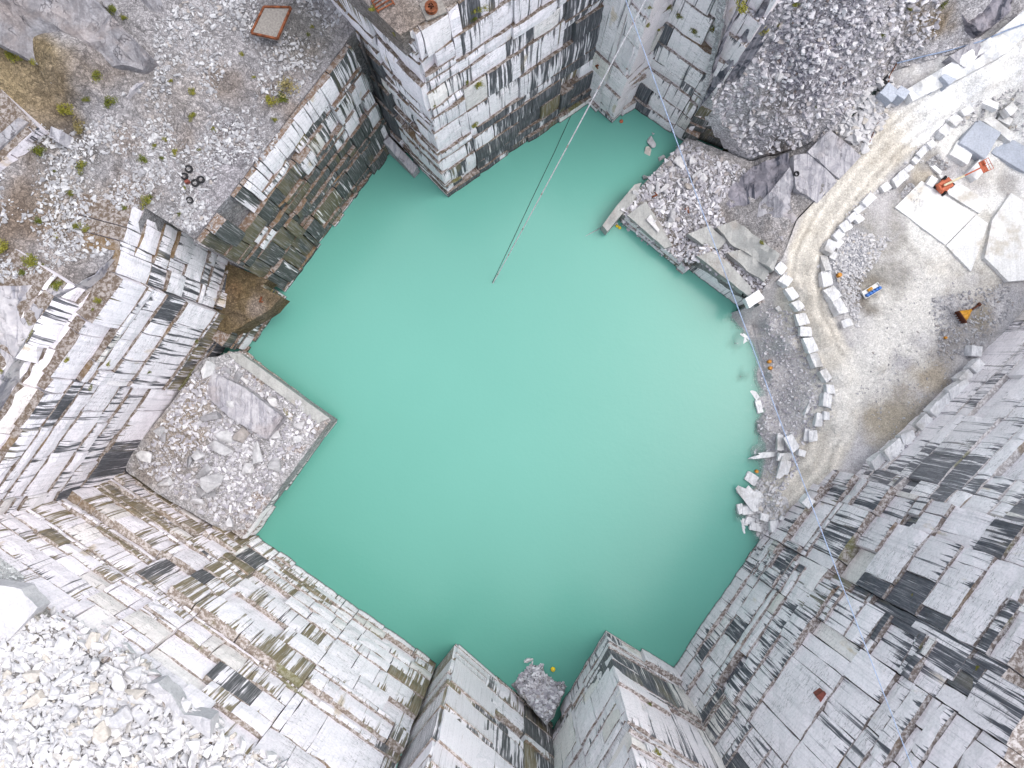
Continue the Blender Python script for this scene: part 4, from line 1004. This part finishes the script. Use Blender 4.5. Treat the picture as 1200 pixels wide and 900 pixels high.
for (u, v, px, lab) in ((132, 14, 14, 'bright shrub in the cleft right of the tilted outcrop'), (147, 22, 9, 'small round shrub next to the one in the outcrop cleft'), (115, 92, 18, 'yellow green shrub against the broken pale outcrop'), (130, 122, 16, 'full green shrub below the broken pale outcrop'),
    (102, 117, 10, 'small shrub at the foot of the tilted outcrop'), (82, 130, 20, 'wide green shrub above the black hollow'), (18, 68, 22, 'mossy shrub on the orange soil at the left edge'), (40, 73, 9, 'little shrub at the outcrop foot, right of the orange soil'),
    (225, 108, 9, 'round shrub alone in the upper gravel, topmost of two in line'), (226, 138, 13, 'larger round shrub below the lone one in the gravel'), (252, 152, 8, 'small shrub near the pale rim shelf'), (201, 95, 6, 'tiny shrub in the pale gravel left of the lone pair'),
    (283, 64, 6, 'tiny shrub below the rusty frame'), (297, 91, 6, 'tiny yellow shrub at mid gravel'), (194, 164, 7, 'small shrub in the middle of the gravel, upper of a group'), (205, 178, 9, 'yellow shrub in the middle of the gravel'), (191, 186, 8, 'green shrub in the middle of the gravel, lowest of its group'), (168, 190, 14, 'dull shrub on brown soil left of the yellow one'), (181, 172, 7, 'faint shrub on brown soil'),
    (233, 176, 6, 'tiny shrub above the tyres'), (216, 222, 6, 'small yellow shrub under the tyres'), (50, 178, 18, 'bright green shrub on the white stub wall'), (97, 197, 14, 'low wide green shrub below the black hollow'), (64, 200, 6, 'tiny shrub left of the low wide one'), (82, 226, 11, 'bright yellow green shrub in the gravel below the low wide one'),
    (46, 261, 12, 'green shrub on pale gravel at the left'), (92, 265, 12, 'olive shrub, left of a touching pair on the gravel'), (102, 268, 10, 'green shrub, right of a touching pair on the gravel'), (65, 277, 6, 'tiny yellow shrub between the gravel shrubs'), (4, 290, 16, 'dark green shrub at the left picture edge'), (36, 306, 20, 'large dark shrub on the rock above the rocky slope'), (52, 312, 7, 'small shrub right of the large dark one'), (26, 320, 11, 'yellow green shrub left under the large dark one'), (69, 334, 16, 'bright shrub at the top of the rocky slope'),
    (173, 240, 15, 'dense green shrub above the recessed white wall'), (178, 231, 8, 'smaller shrub behind the dense green one'), (147, 244, 7, 'small shrub left of the dense green one'), (210, 251, 6, 'tiny shrub on the rim shelf gravel'), (2, 436, 8, 'yellow shrub on the left wall top at the picture edge'), (115, 353, 9, 'green shrub on the white cap rock of the tall left wall'), (109, 363, 4, 'tiny shrub below another on the white cap rock'),
    (78, 421, 8, 'green shrub on an upper ledge of the tall left wall'), (107, 454, 9, 'bright shrub on a lower ledge of the tall left wall'), (127, 426, 9, 'dull shrub on a middle ledge of the tall left wall'), (175, 436, 7, 'green shrub on a low ledge of the tall left wall'), (231, 400, 6, 'small shrub near the foot of the tall left wall'),
    (320, 118, 14, 'green shrub beside dry brush near the inner rim'), (333, 117, 14, 'shaded shrub at the right of the dry brush'), (323, 141, 7, 'small shrub below the dry brush'), (362, 41, 6, 'tiny shrub right of the rusty frame'), (366, 33, 6, 'tiny brown green shrub by the rusty frame'),
    (569, 8, 13, 'tall bright shrub on the headland rim, right of two'), (557, 12, 13, 'olive shrub on the headland rim, left of two'), (554, 24, 10, 'low shrub at the headland rim below the pair'), (561, 100, 14, 'round green shrub on a ledge of the sunward face'), (546, 97, 8, 'yellow shrub left of the round one on the ledge'), (555, 147, 11, 'green shrub lowest on the sunward face'), (509, 124, 6, 'tiny shrub at the edge of the headland corner'), (436, 10, 9, 'mossy shrub on the top ledge of the shaded face'), (463, 40, 6, 'tiny shrub on the shaded face ledge'),
    (762, 9, 7, 'bush near the top of the sharp buttress'), (758, 30, 9, 'yellow bush on the sharp buttress edge'), (784, 10, 10, 'olive bush where buttress and pale face meet'), (797, 20, 10, 'bush on the upper ledge of the pale face, left of a cluster'), (812, 36, 12, 'largest bush of the cluster on the pale face'), (817, 43, 8, 'bush at the right end of the cluster on the pale face'), (836, 34, 13, 'bright bush at the right edge of the pale face'), (770, 36, 7, 'small bush in the crease of the pale face'),
    (866, 8, 22, 'big bright shrub at the top edge above the pale face'), (893, 38, 14, 'shrub on the dark slab at the top'), (930, 5, 10, 'shrub at the very top of the rubble slope'), (911, 30, 9, 'shrub at the upper rim of the rubble slope'), (1064, 11, 10, 'shrub on the upper right slope near the orange soil'), (1035, 42, 8, 'yellow shrub alone on the upper right slope'), (956, 125, 5, 'tiny shrub low on the rubble slope'), (1103, 8, 14, 'shrub on the orange soil at the top right'),
    (893, 284, 7, 'small mossy shrub on the fluted greenish slab'), (761, 826, 6, 'little shrub on a ledge of the pointed buttress'), (768, 881, 12, 'mossy shrub high on the pointed buttress'), (1069, 697, 5, 'tiny shrub in a slot of the fluted wall'), (1145, 783, 7, 'small yellow shrub on the dark seam of the lower right wall')):
    shrub(u, v, px, lab, GPL if u < 260 and v < 345 else None)
for (u, v, px, lab) in ((340, 105, 26, 'dry brown brush behind the green shrub near the inner rim'), (95, 150, 20, 'dead black brown brush in the hollow at the left')):
    shrub(u, v, px, lab, None, True)

# ================================================================== cables and small things
def tube(pts, r, seg=8):
    bm = bmesh.new()
    rings = []
    for i, p in enumerate(pts):
        a = pts[max(0, i - 1)]; b = pts[min(len(pts) - 1, i + 1)]
        t = (b - a).normalized()
        x = t.cross(Vector((0, 0, 1)))
        if x.length < 1e-3: x = Vector((1, 0, 0))
        x.normalize(); y = t.cross(x)
        rings.append([bm.verts.new(p + (x * math.cos(2 * math.pi * k / seg) + y * math.sin(2 * math.pi * k / seg)) * r) for k in range(seg)])
    for q, w in zip(rings, rings[1:]):
        for k in range(seg): bm.faces.new((q[k], q[(k + 1) % seg], w[(k + 1) % seg], w[k]))
    bm.faces.new(rings[0][::-1]); bm.faces.new(rings[-1])
    bmesh.ops.recalc_face_normals(bm, faces=bm.faces)
    me = bpy.data.meshes.new('tube'); bm.to_mesh(me); bm.free()
    return me
def tobj(name, pts, r, mat, label=None, cat=None, group=None, parent=None):
    me = tube(pts, r); me.materials.append(mat)
    return tag(obj(name, me, parent), label, cat, group)
M['blue'] = plain('blue_cable_sheath', (.27, .34, .48), .5)
M['paleline'] = plain('weathered_line', (.60, .575, .585), .6)
M['steel'] = plain('dull_steel', (.35, .35, .36), .45, .6)
M['rust'] = plain('rusted_iron', (.22, .075, .035), .9, .2, .3, 2)
M['rustgrey'] = plain('weathered_coupling', (.36, .28, .26), .8)
M['rustred'] = plain('rust_red_paint', (.20, .06, .045), .7, 0, .2, 3)
M['orange'] = plain('orange_paint', (.52, .13, .06), .45, 0, .12)
M['yellow'] = plain('yellow_orange_paint', (.60, .29, .03), .5, 0, .18, 3)
M['drum'] = plain('orange_plastic', (.55, .24, .03), .5)
M['rubber'] = plain('black_rubber', (.018, .018, .02), .75)
M['cream'] = plain('cream_paint', (.72, .64, .44), .5)
M['white'] = plain('white_paint', (.78, .77, .74), .5)
M['bluep'] = plain('blue_plastic', (.03, .15, .48), .45)
M['brown'] = plain('dark_brown_steel', (.10, .035, .02), .7, .3)
M['conc'] = plain('old_concrete', (.24, .22, .20), .9)
M['buoy'] = plain('yellow_float', (.85, .62, .02), .4)
M['glass'] = plain('dark_window_glass', (.03, .04, .05), .15)

def sag(a, b, s, n=40):
    return [a.lerp(b, i / n) - Vector((0, 0, s * 4 * (i / n) * (1 - i / n))) for i in range(n + 1)]
a, b = P(735, 0, 47), P(1070, 897, 51)
dv = (b - a)
tobj('steel_cable', sag(a - dv * .12, b + dv * .12, 1.0), .042, M['blue'], 'long pale blue cable strung across the whole quarry over the right shore', 'cable')
a, b = P(760, -8, 48), P(577, 333, -.3)
dv = b - a
pl = sag(a - dv * .08, b, 1.0, 50)
mainl = tobj('water_line', pl, .075, M['paleline'], 'thin whitish line slanting from the top buttress down into the pool', 'pipe')
for q in (6, 13, 21, 29, 36, 42, 47):
    tobj('coupling', [pl[q], pl[q + 1].lerp(pl[q], .6)], .088, M['rustgrey'], None, None, None, mainl)
tobj('line_reflection', [P(577, 331, .02), P(600, 283, .03), P(622, 236, .02), P(648, 182, .03), P(676, 120, .02)], .045, M['rubber'], 'thin dark reflection of the whitish line, modelled as a tube on the water', 'reflection')  # added tube standing in for the whitish line's reflection in the pool
def onground(seq, lift=.15, n=8):
    pts = []
    for (u, v), (u2, v2) in zip(seq, seq[1:]):
        for k in range(n):
            p, _ = hit(u + (u2 - u) * k / n, v + (v2 - v) * k / n)
            pts.append(p + Vector((0, 0, lift)))
    p, _ = hit(*seq[-1]); pts.append(p + Vector((0, 0, lift)))
    # rope-like: lightly smoothed
    for _ in range(3):
        pts = [pts[0]] + [(pts[i - 1] + pts[i] * 2 + pts[i + 1]) / 4 for i in range(1, len(pts) - 1)] + [pts[-1]]
    return pts
tobj('hose', onground([(1215, 24), (1180, 36), (1150, 49), (1112, 60), (1085, 66), (1050, 75)], .25), .10, M['blue'], 'pale blue hose running down the bank at the top right', 'hose')
tobj('hose', onground([(1050, 75), (1041, 90), (1039, 108), (1038, 124), (1026, 148), (1014, 177)], .25), .07, M['rust'], 'rusty brown hose dropping into the roadside pocket', 'hose')
tobj('hose', onground([(882, 380), (888, 405), (893, 424), (896, 440)], .12), .05, M['steel'], 'grey hose lying on the shore left of the orange drums', 'hose')
tobj('plank', [P(706, 266, .05) + Vector((0, 0, .05)), P(680, 280, -.1)], .06, M['steel'], 'thin pole slanting under water from the bench tip', 'pole')

def bevbox(bm, cx, cy, cz, sx, sy, sz, rz=0, bev=.03):
    g = bmesh.ops.create_cube(bm, size=1)
    vs = g['verts']
    for v in vs: v.co = Vector((v.co.x * sx, v.co.y * sy, v.co.z * sz))
    es = {e for v in vs for e in v.link_edges}
    r = bmesh.ops.bevel(bm, geom=list(es), offset=bev, segments=1, affect='EDGES')
    allv = {v for f in r['faces'] for v in f.verts}
    c, s = math.cos(rz), math.sin(rz)
    for v in allv: v.co = Vector((v.co.x * c - v.co.y * s + cx, v.co.x * s + v.co.y * c + cy, v.co.z + cz))
def bmobj(name, fn, mat, parent=None, loc=(0, 0, 0), rot=(0, 0, 0), smooth=False):
    bm = bmesh.new(); fn(bm)
    bmesh.ops.recalc_face_normals(bm, faces=bm.faces)
    me = bpy.data.meshes.new(name); bm.to_mesh(me); bm.free(); me.materials.append(mat)
    if smooth: me.polygons.foreach_set('use_smooth', [True] * len(me.polygons))
    return obj(name, me, parent, loc, rot)
def lathe(bm, prof, seg=20):
    rings = [[bm.verts.new((r * math.cos(2 * math.pi * k / seg), r * math.sin(2 * math.pi * k / seg), z)) for k in range(seg)] for r, z in prof]
    for q, w in zip(rings, rings[1:]):
        for k in range(seg): bm.faces.new((q[k], q[(k + 1) % seg], w[(k + 1) % seg], w[k]))
    return rings

# --- boom lift in the yard
def boom_lift():
    p, _ = hit(1104, 219); q, _ = hit(1159, 192)
    base = p; tip = Vector((0, 0, 0))
    ang = math.atan2(q.y - p.y, q.x - p.x)
    tipw = P(1159, 192, base.z + 4.6)
    length = math.hypot(tipw.x - base.x, tipw.y - base.y)
    ang = math.atan2(tipw.y - base.y, tipw.x - base.x)
    root = empty('boom_lift', base, ang, 'orange boom lift with a long thin raised boom in the marble yard', 'boom lift')
    def ch(bm):
        bevbox(bm, 0, 0, .62, 2.5, 1.1, .4, .35); bevbox(bm, 0, 0, .5, 1.2, 1.7, .25, .35)
    bmobj('chassis', ch, M['orange'], root)
    for (x, y) in ((.85, .8), (.85, -.8), (-.85, .8), (-.85, -.8)):
        c, s = math.cos(.35), math.sin(.35)
        def wh(bm):
            lathe(bm, [(.16, -.17), (.38, -.17), (.44, -.1), (.44, .1), (.38, .17), (.16, .17), (.16, -.17)], 18)
        w = bmobj('wheel', wh, M['rubber'], root, (x * c - y * s, x * s + y * c, .44), (math.pi / 2, 0, .35))
        def hb(bm):
            r = lathe(bm, [(.16, -.12), (.16, .14), (.05, .19)], 12); bm.faces.new(r[-1]); bm.faces.new(r[0][::-1])
        bmobj('hub', hb, M['orange'], w)
    def tt(bm):
        bevbox(bm, -.35, .42, 1.2, 1.9, .5, .75, 0, .08); bevbox(bm, -.35, -.42, 1.2, 1.9, .5, .75, 0, .08); bevbox(bm, -1.25, 0, 1.15, .45, 1.3, .7, 0, .1); bevbox(bm, 0, 0, .9, 1.3, 1.2, .12)
    bmobj('turntable', tt, M['orange'], root)
    A, B = Vector((-.9, 0, 1.75)), Vector((length - .9, 0, 4.3))
    m = A.lerp(B, .55)
    def beam(a, b, w, h):
        def f(bm):
            d = b - a; bevbox(bm, 0, 0, 0, d.length, w, h, 0, .02)
            R_ = d.to_track_quat('X', 'Z').to_matrix().to_4x4(); R_.translation = (a + b) / 2
            bmesh.ops.transform(bm, verts=bm.verts, matrix=R_)
        return f
    bmobj('boom', beam(A, m, .30, .36), M['cream'], root)
    bmobj('fly_boom', beam(m, B, .20, .24), M['orange'], root)
    bmobj('lift_cylinder', beam(Vector((.1, .0, 1.2)), A.lerp(B, .34) - Vector((0, 0, .2)), .14, .14), M['steel'], root)
    bmobj('jib', beam(B, B + Vector((.7, 0, -.5)), .14, .16), M['orange'], root)
    def bas(bm):
        x = length + .1; z = 3.3
        bevbox(bm, x, 0, z, .85, 1.7, .06, 0, .01)
        for zz in (z + .5, z + 1.05):
            for (cx, cy, sx, sy) in ((x - .42, 0, .06, 1.7), (x + .42, 0, .06, 1.7), (x, .85, .85, .06), (x, -.85, .85, .06)): bevbox(bm, cx, cy, zz, sx, sy, .07, 0, .01)
        for sx in (-.42, .42):
            for sy in (-.85, 0, .85): bevbox(bm, x + sx, sy, z + .5, .06, .06, 1.1, 0, .01)
        bevbox(bm, x - .3, .45, z + .8, .2, .6, .5, 0, .03)
    bmobj('basket', bas, M['orange'], root)
boom_lift()

# --- white tray with blue drums
def tray():
    p, _ = hit(1020, 341)
    a = math.radians(31)
    root = empty('steel_tray', p, a, 'white steel tray on the yard dirt holding blue drums and a yellow case', 'tray')
    def fl(bm):
        bevbox(bm, 0, 0, .18, 2.9, 1.2, .1)
    bmobj('base', fl, M['white'], root)
    for (x, y, sx, sy) in ((0, .58, 2.9, .08), (0, -.58, 2.9, .08), (1.42, 0, .08, 1.1), (-1.42, 0, .08, 1.1)):
        bmobj('side_rail', lambda bm: bevbox(bm, x, y, .36, sx, sy, .26, 0, .02), M['white'], root)
    for y in (-.42, .42): bmobj('skid', lambda bm: bevbox(bm, 0, y, .07, 2.8, .14, .13, 0, .02), M['steel'], root)
    c, s = math.cos(a), math.sin(a)
    for i in range(5):
        lx, ly = -1.02 + i * .52, -.24
        def dr(bm):
            r = lathe(bm, [(.22, 0), (.24, .03), (.24, .3), (.255, .32), (.24, .34), (.24, .62), (.22, .64), (.20, .62)], 18); bm.faces.new(r[0][::-1]); bm.faces.new(r[-1])
        o = bmobj('drum', dr, M['bluep'], None, (p.x + lx * c - ly * s, p.y + lx * s + ly * c, p.z + .235), (0, 0, 0))
        tag(o, 'blue drum in the white tray, %s from the lower left end' % ORD[i], 'drum', 'blue drums in the white tray')
    lx, ly = -.15, .30
    def yc(bm):
        bevbox(bm, 0, 0, .2, .75, .4, .4, 0, .05); bevbox(bm, 0, 0, .44, .3, .08, .06, 0, .02)
    o = bmobj('tool_case', yc, M['yellow'], None, (p.x + lx * c - ly * s, p.y + lx * s + ly * c, p.z + .235), (0, 0, a))
    tag(o, 'yellow case lying beside the blue drums in the white tray', 'case')
tray()

# --- yellow excavator bucket with its stick lying on the ground
def bucket():
    p, _ = hit(1130, 368)
    root = empty('digger_bucket', p, math.radians(33), 'yellow orange bucket with a dark neck lying on the grey gravel', 'bucket')
    def sc(bm):
        # scoop: mouth to -x, narrowing to the neck at +x
        secs = [(-.9, 1.0, .9), (-.4, .85, 1.0), (.2, .55, .85), (.8, .25, .55), (1.2, .16, .4)]
        rings = []
        for x, w, h in secs:
            rings.append([bm.verts.new((x, -w, .05)), bm.verts.new((x, w, .05)), bm.verts.new((x, w * .85, h * .75)), bm.verts.new((x, w * .4, h)), bm.verts.new((x, -w * .4, h)), bm.verts.new((x, -w * .85, h * .75))])
        for a, b in zip(rings, rings[1:]):
            for k in range(6): bm.faces.new((a[k], a[(k + 1) % 6], b[(k + 1) % 6], b[k]))
        bm.faces.new(rings[-1])
    bmobj('scoop', sc, M['yellow'], root)
    def lip(bm):
        bevbox(bm, -1.0, 0, .5, .22, 2.1, .95, 0, .05)
        for y in (-.8, -.4, 0, .4, .8): bevbox(bm, -1.2, y, .15, .35, .16, .14, 0, .03)
    bmobj('lip', lip, M['brown'], root)
    bmobj('neck', lambda bm: (bevbox(bm, 1.75, 0, .3, 1.5, .28, .32, 0, .05), bevbox(bm, 2.5, .05, .32, .5, .5, .4, .3, .08)), M['brown'], root)
bucket()

# --- orange drums, floats, boxes
def drum(u, v, label, mat, r=.32, h=.8, cat='drum', group=None, lift=0):
    p, _ = hit(u, v)
    def dr(bm):
        q = lathe(bm, [(r * .92, 0), (r, .04), (r, h * .33), (r * 1.06, h * .36), (r, h * .39), (r, h * .63), (r * 1.06, h * .66), (r, h * .69), (r, h - .04), (r * .9, h), (r * .85, h - .04)], 18)
        bm.faces.new(q[0][::-1]); bm.faces.new(q[-1])
    o = bmobj('drum', dr, mat, None, (p.x, p.y, max(p.z, 0) - .04 + lift)); tag(o, label, cat, group)
drum(900.5, 424, 'orange drum on the right shore, upper of two', M['drum'], .28)
drum(901.5, 431.5, 'orange drum on the right shore, lower of two', M['drum'], .28)
drum(982, 323, 'orange drum on the pale gravel inside the road bend', M['drum'], .32)
drum(1107, 396, 'small orange drum on the dark gravel below the yellow bucket', M['drum'], .2, .5)
drum(883, 551.5, 'orange drum by the waterline among white stones', M['drum'], .27, .6)
def buoy(u, v, label, mat, r):
    p = P(u, v, 0)
    root = empty('float_buoy', (p.x, p.y, .02), .4, label, 'buoy')
    def f(bm):
        prof = [(r * math.sin(t), r * .8 * -math.cos(t) + r * .35) for t in [.05 + i * (math.pi - .1) / 10 for i in range(11)]]
        q = lathe(bm, prof, 18); bm.faces.new(q[0][::-1]); bm.faces.new(q[-1])
    bmobj('body', f, mat, root, smooth=True)
    def g(bm): lathe(bm, [(r * .12, r * 1.1), (r * .2, r * 1.15), (r * .2, r * 1.3), (r * .12, r * 1.35), (r * .12, r * 1.1)], 12)
    bmobj('eye', g, M['steel'], root)
buoy(648, 784, 'yellow buoy floating beside the small mound at the bottom', M['buoy'], .38)
buoy(723, 265, 'yellow green float under the tip of the right bench, left of two', M['buoy'], .25)
buoy(726, 267, 'yellow green float under the tip of the right bench, right of two', M['buoy'], .25)
buoy(728, 142.5, 'small orange float at the foot of the sharp buttress', M['orange'], .3)
# red steel box on a ledge of the lower right wall
def redbox():
    p, n = hit(960, 813)
    root = empty('steel_box', p, math.radians(35), 'dark red steel box fixed to a ledge of the wide grey wall', 'box')
    root.location.z -= .3
    bmobj('body', lambda bm: bevbox(bm, 0, 0, .55, 1.0, .8, 1.1, 0, .05), M['rustred'], root)
    bmobj('lid', lambda bm: bevbox(bm, 0, 0, 1.14, 1.1, .9, .08, 0, .02), M['rustred'], root)
redbox()
# tyres on the plateau
def tyre(u, v, label, rot=(0, 0, 0), r=.55):
    p, n = hit(u, v)
    def f(bm): lathe(bm, [(r * .55, -.14), (r * .75, -.18), (r * .95, -.15), (r, -.08), (r, .08), (r * .95, .15), (r * .75, .18), (r * .55, .14), (r * .58, 0), (r * .55, -.14)], 24)
    o = bmobj('tyre', f, M['rubber'], None, (p.x, p.y, p.z + .16), rot, True); tag(o, label, 'tyre', 'dumped tyres on the upper left gravel')
tyre(222, 198.5, 'black tyre on the gravel, topmost of the dumped four', (.15, .1, 0), .46)
tyre(217, 207, 'black tyre on the gravel, leftmost of the dumped four', (.1, -.1, 0), .42)
tyre(236, 211, 'black tyre on the gravel, rightmost of the dumped four', (-.1, .15, 0), .46)
tyre(229.5, 215, 'black tyre on the gravel, lowest of the dumped four', (.1, .1, 0), .46)
tyre(223, 235, 'black tyre half buried on the pale rim shelf', (.3, .2, 0), .42)
p, n = hit(221, 214)
o = bmobj('fuel_can', lambda bm: (bevbox(bm, 0, 0, .3, .5, .35, .6, 0, .05), bevbox(bm, .12, 0, .65, .12, .1, .1, 0, .02)), M['rustred'], None, p, (0, 0, .5)); tag(o, 'small red can lying between the dumped tyres', 'can')
# rusty rectangular frame
def frame():
    cs = [hit(*q)[0] for q in ((310, 9), (345, 16), (331, 55), (300, 47))]
    c = sum(cs, Vector()) / 4
    z = max(q.z for q in cs) + .15
    root = empty('rusty_frame', (c.x, c.y, z), 0, 'rusty steel rectangle around an old concrete pad at the top left', 'frame')
    L_ = [Vector((q.x - c.x, q.y - c.y, 0)) for q in cs]
    for a, b in zip(L_, L_[1:] + L_[:1]):
        def f(bm):
            d = b - a; bevbox(bm, 0, 0, 0, d.length, .22, .3, 0, .02)
            m_ = d.to_track_quat('X', 'Z').to_matrix().to_4x4(); m_.translation = (a + b) / 2
            bmesh.ops.transform(bm, verts=bm.verts, matrix=m_)
        bmobj('beam', f, M['rust'], root)
    def pad(bm):
        t = [bm.verts.new(q * .93 + Vector((0, 0, -.02))) for q in L_]; lo = [bm.verts.new(q * .93 + Vector((0, 0, -.8))) for q in L_]
        bm.faces.new(t[::-1])
        for k in range(4): bm.faces.new((t[k], t[(k + 1) % 4], lo[(k + 1) % 4], lo[k]))
    bmobj('pad', pad, M['conc'], root)
frame()
# rusty winch drum on its pad
def winch():
    p, n = hit(506, 12)
    root = empty('winch_wheel', p, .4, 'rusty winch wheel on a concrete pad on the headland top', 'winch')
    bmobj('pad', lambda bm: bevbox(bm, .2, .1, .05, 2.3, 1.9, .3, 0, .05), M['conc'], root)
    def f(bm):
        lathe(bm, [(.30, .2), (.62, .2), (.66, .26), (.66, .34), (.42, .36), (.42, .6), (.66, .62), (.66, .72), (.30, .74), (.30, .2)], 20)
        for k in range(5): bevbox(bm, .33 * math.cos(k * 1.257), .33 * math.sin(k * 1.257), .7, .62, .09, .06, k * 1.257, .01)
    bmobj('wheel', f, M['rust'], root)
    def ax(bm):
        q = lathe(bm, [(.12, .2), (.12, .95), (.08, 1.0)], 12); bm.faces.new(q[-1])
    bmobj('axle', ax, M['brown'], root)
winch()
p, n = hit(449, 4)
def scrap(bm):
    for k in range(4): bevbox(bm, 0, -.6 + .4 * k, .25 + .05 * k, 2.0, .12, .14, .06 * k, .01)
    for x in (-.9, .9): bevbox(bm, x, 0, .15, .14, 1.5, .16, .05, .01)
o = bmobj('scrap_grid', scrap, M['rust'], None, p, (0, 0, .5)); tag(o, 'rusty scrap grid at the top edge on the headland', 'scrap')
for (u, v, lab) in ((701, 77, 'rusty iron bracket hanging in the dark crease left of the sharp buttress'), (767, 230, 'rusty iron piece among the stones of the right bench'), (306, 351, 'rusty red iron piece in the mossy notch'), (806, 247, 'small rusty iron bar on the right bench by the blue cable')):
    p, n = hit(u, v)
    def br(bm):
        bevbox(bm, 0, 0, .15, .9, .28, .22, 0, .03); bevbox(bm, .35, .2, .2, .18, .6, .18, .3, .03)
    o = bmobj('iron_piece', br, M['rust'], None, p, (0, 0, u)); tag(o, lab, 'scrap iron')
p, n = hit(933, 204)
def dt(bm): lathe(bm, [(.22, -.12), (.4, -.14), (.42, 0), (.4, .14), (.22, .12), (.22, -.12)], 18)
o = bmobj('tyre', dt, M['rubber'], None, (p.x, p.y, p.z + .12), (.2, .1, 0), True); tag(o, 'black tyre against the pale rocks beside the road', 'tyre')
p, n = hit(872, 346)
o = bmobj('tyre', dt, M['rubber'], None, (p.x, p.y, p.z + .14), (.3, .1, 0), True); tag(o, 'black tyre on the bench beside the large white slab', 'tyre')
p, n = hit(1135, 129.5)
o = bmobj('fuel_can', lambda bm: (bevbox(bm, 0, 0, .3, .45, .35, .6, 0, .05), bevbox(bm, .12, 0, .65, .12, .1, .1, 0, .02)), M['bluep'], None, p, (0, 0, .3)); tag(o, 'small blue can on a white block by the upper road', 'can')

# ================================================================== light, sky, camera
w = bpy.data.worlds.new('World'); SC.world = w; w.use_nodes = True
nt = w.node_tree; nt.nodes.clear()
sky = nt.nodes.new('ShaderNodeTexSky'); sky.sky_type = 'NISHITA'; sky.sun_disc = False
SUN_EL, SUN_AZ = math.radians(66), math.radians(80)      # azimuth clockwise from +Y (up in the picture)
sky.sun_elevation = SUN_EL; sky.sun_rotation = SUN_AZ
sky.air_density = 1.0; sky.dust_density = 3.0; sky.ozone_density = 1.0
bg = nt.nodes.new('ShaderNodeBackground'); bg.inputs[1].default_value = .15
wo = nt.nodes.new('ShaderNodeOutputWorld')
hs = nt.nodes.new('ShaderNodeHueSaturation'); hs.inputs['Saturation'].default_value = .42
nt.links.new(sky.outputs[0], hs.inputs['Color']); nt.links.new(hs.outputs[0], bg.inputs[0]); nt.links.new(bg.outputs[0], wo.inputs[0])
sl = bpy.data.lights.new('sun', 'SUN'); sl.energy = .5; sl.angle = math.radians(80); sl.color = (1.0, .98, .955)
so = bpy.data.objects.new('sun', sl); COL.objects.link(so)
sd = Vector((math.sin(SUN_AZ) * math.cos(SUN_EL), math.cos(SUN_AZ) * math.cos(SUN_EL), math.sin(SUN_EL)))
so.rotation_euler = sd.to_track_quat('Z', 'Y').to_euler(); so.location = (0, 0, 200)
cd = bpy.data.cameras.new('camera'); cd.lens = 24; cd.sensor_width = 36; cd.clip_start = .5; cd.clip_end = 20000
co_ = bpy.data.objects.new('camera', cd); COL.objects.link(co_)
co_.location = (0, 0, H); co_.rotation_euler = (TH, 0, 0)
SC.camera = co_
SC.view_settings.view_transform = 'Standard'; SC.view_settings.look = 'None'
SC.view_settings.exposure = 1.36; SC.view_settings.gamma = 1; SC.view_settings.use_curve_mapping = False
SC.cycles.max_bounces = 6; SC.cycles.diffuse_bounces = 4; SC.cycles.transparent_max_bounces = 8
SC.cycles.use_denoising = True
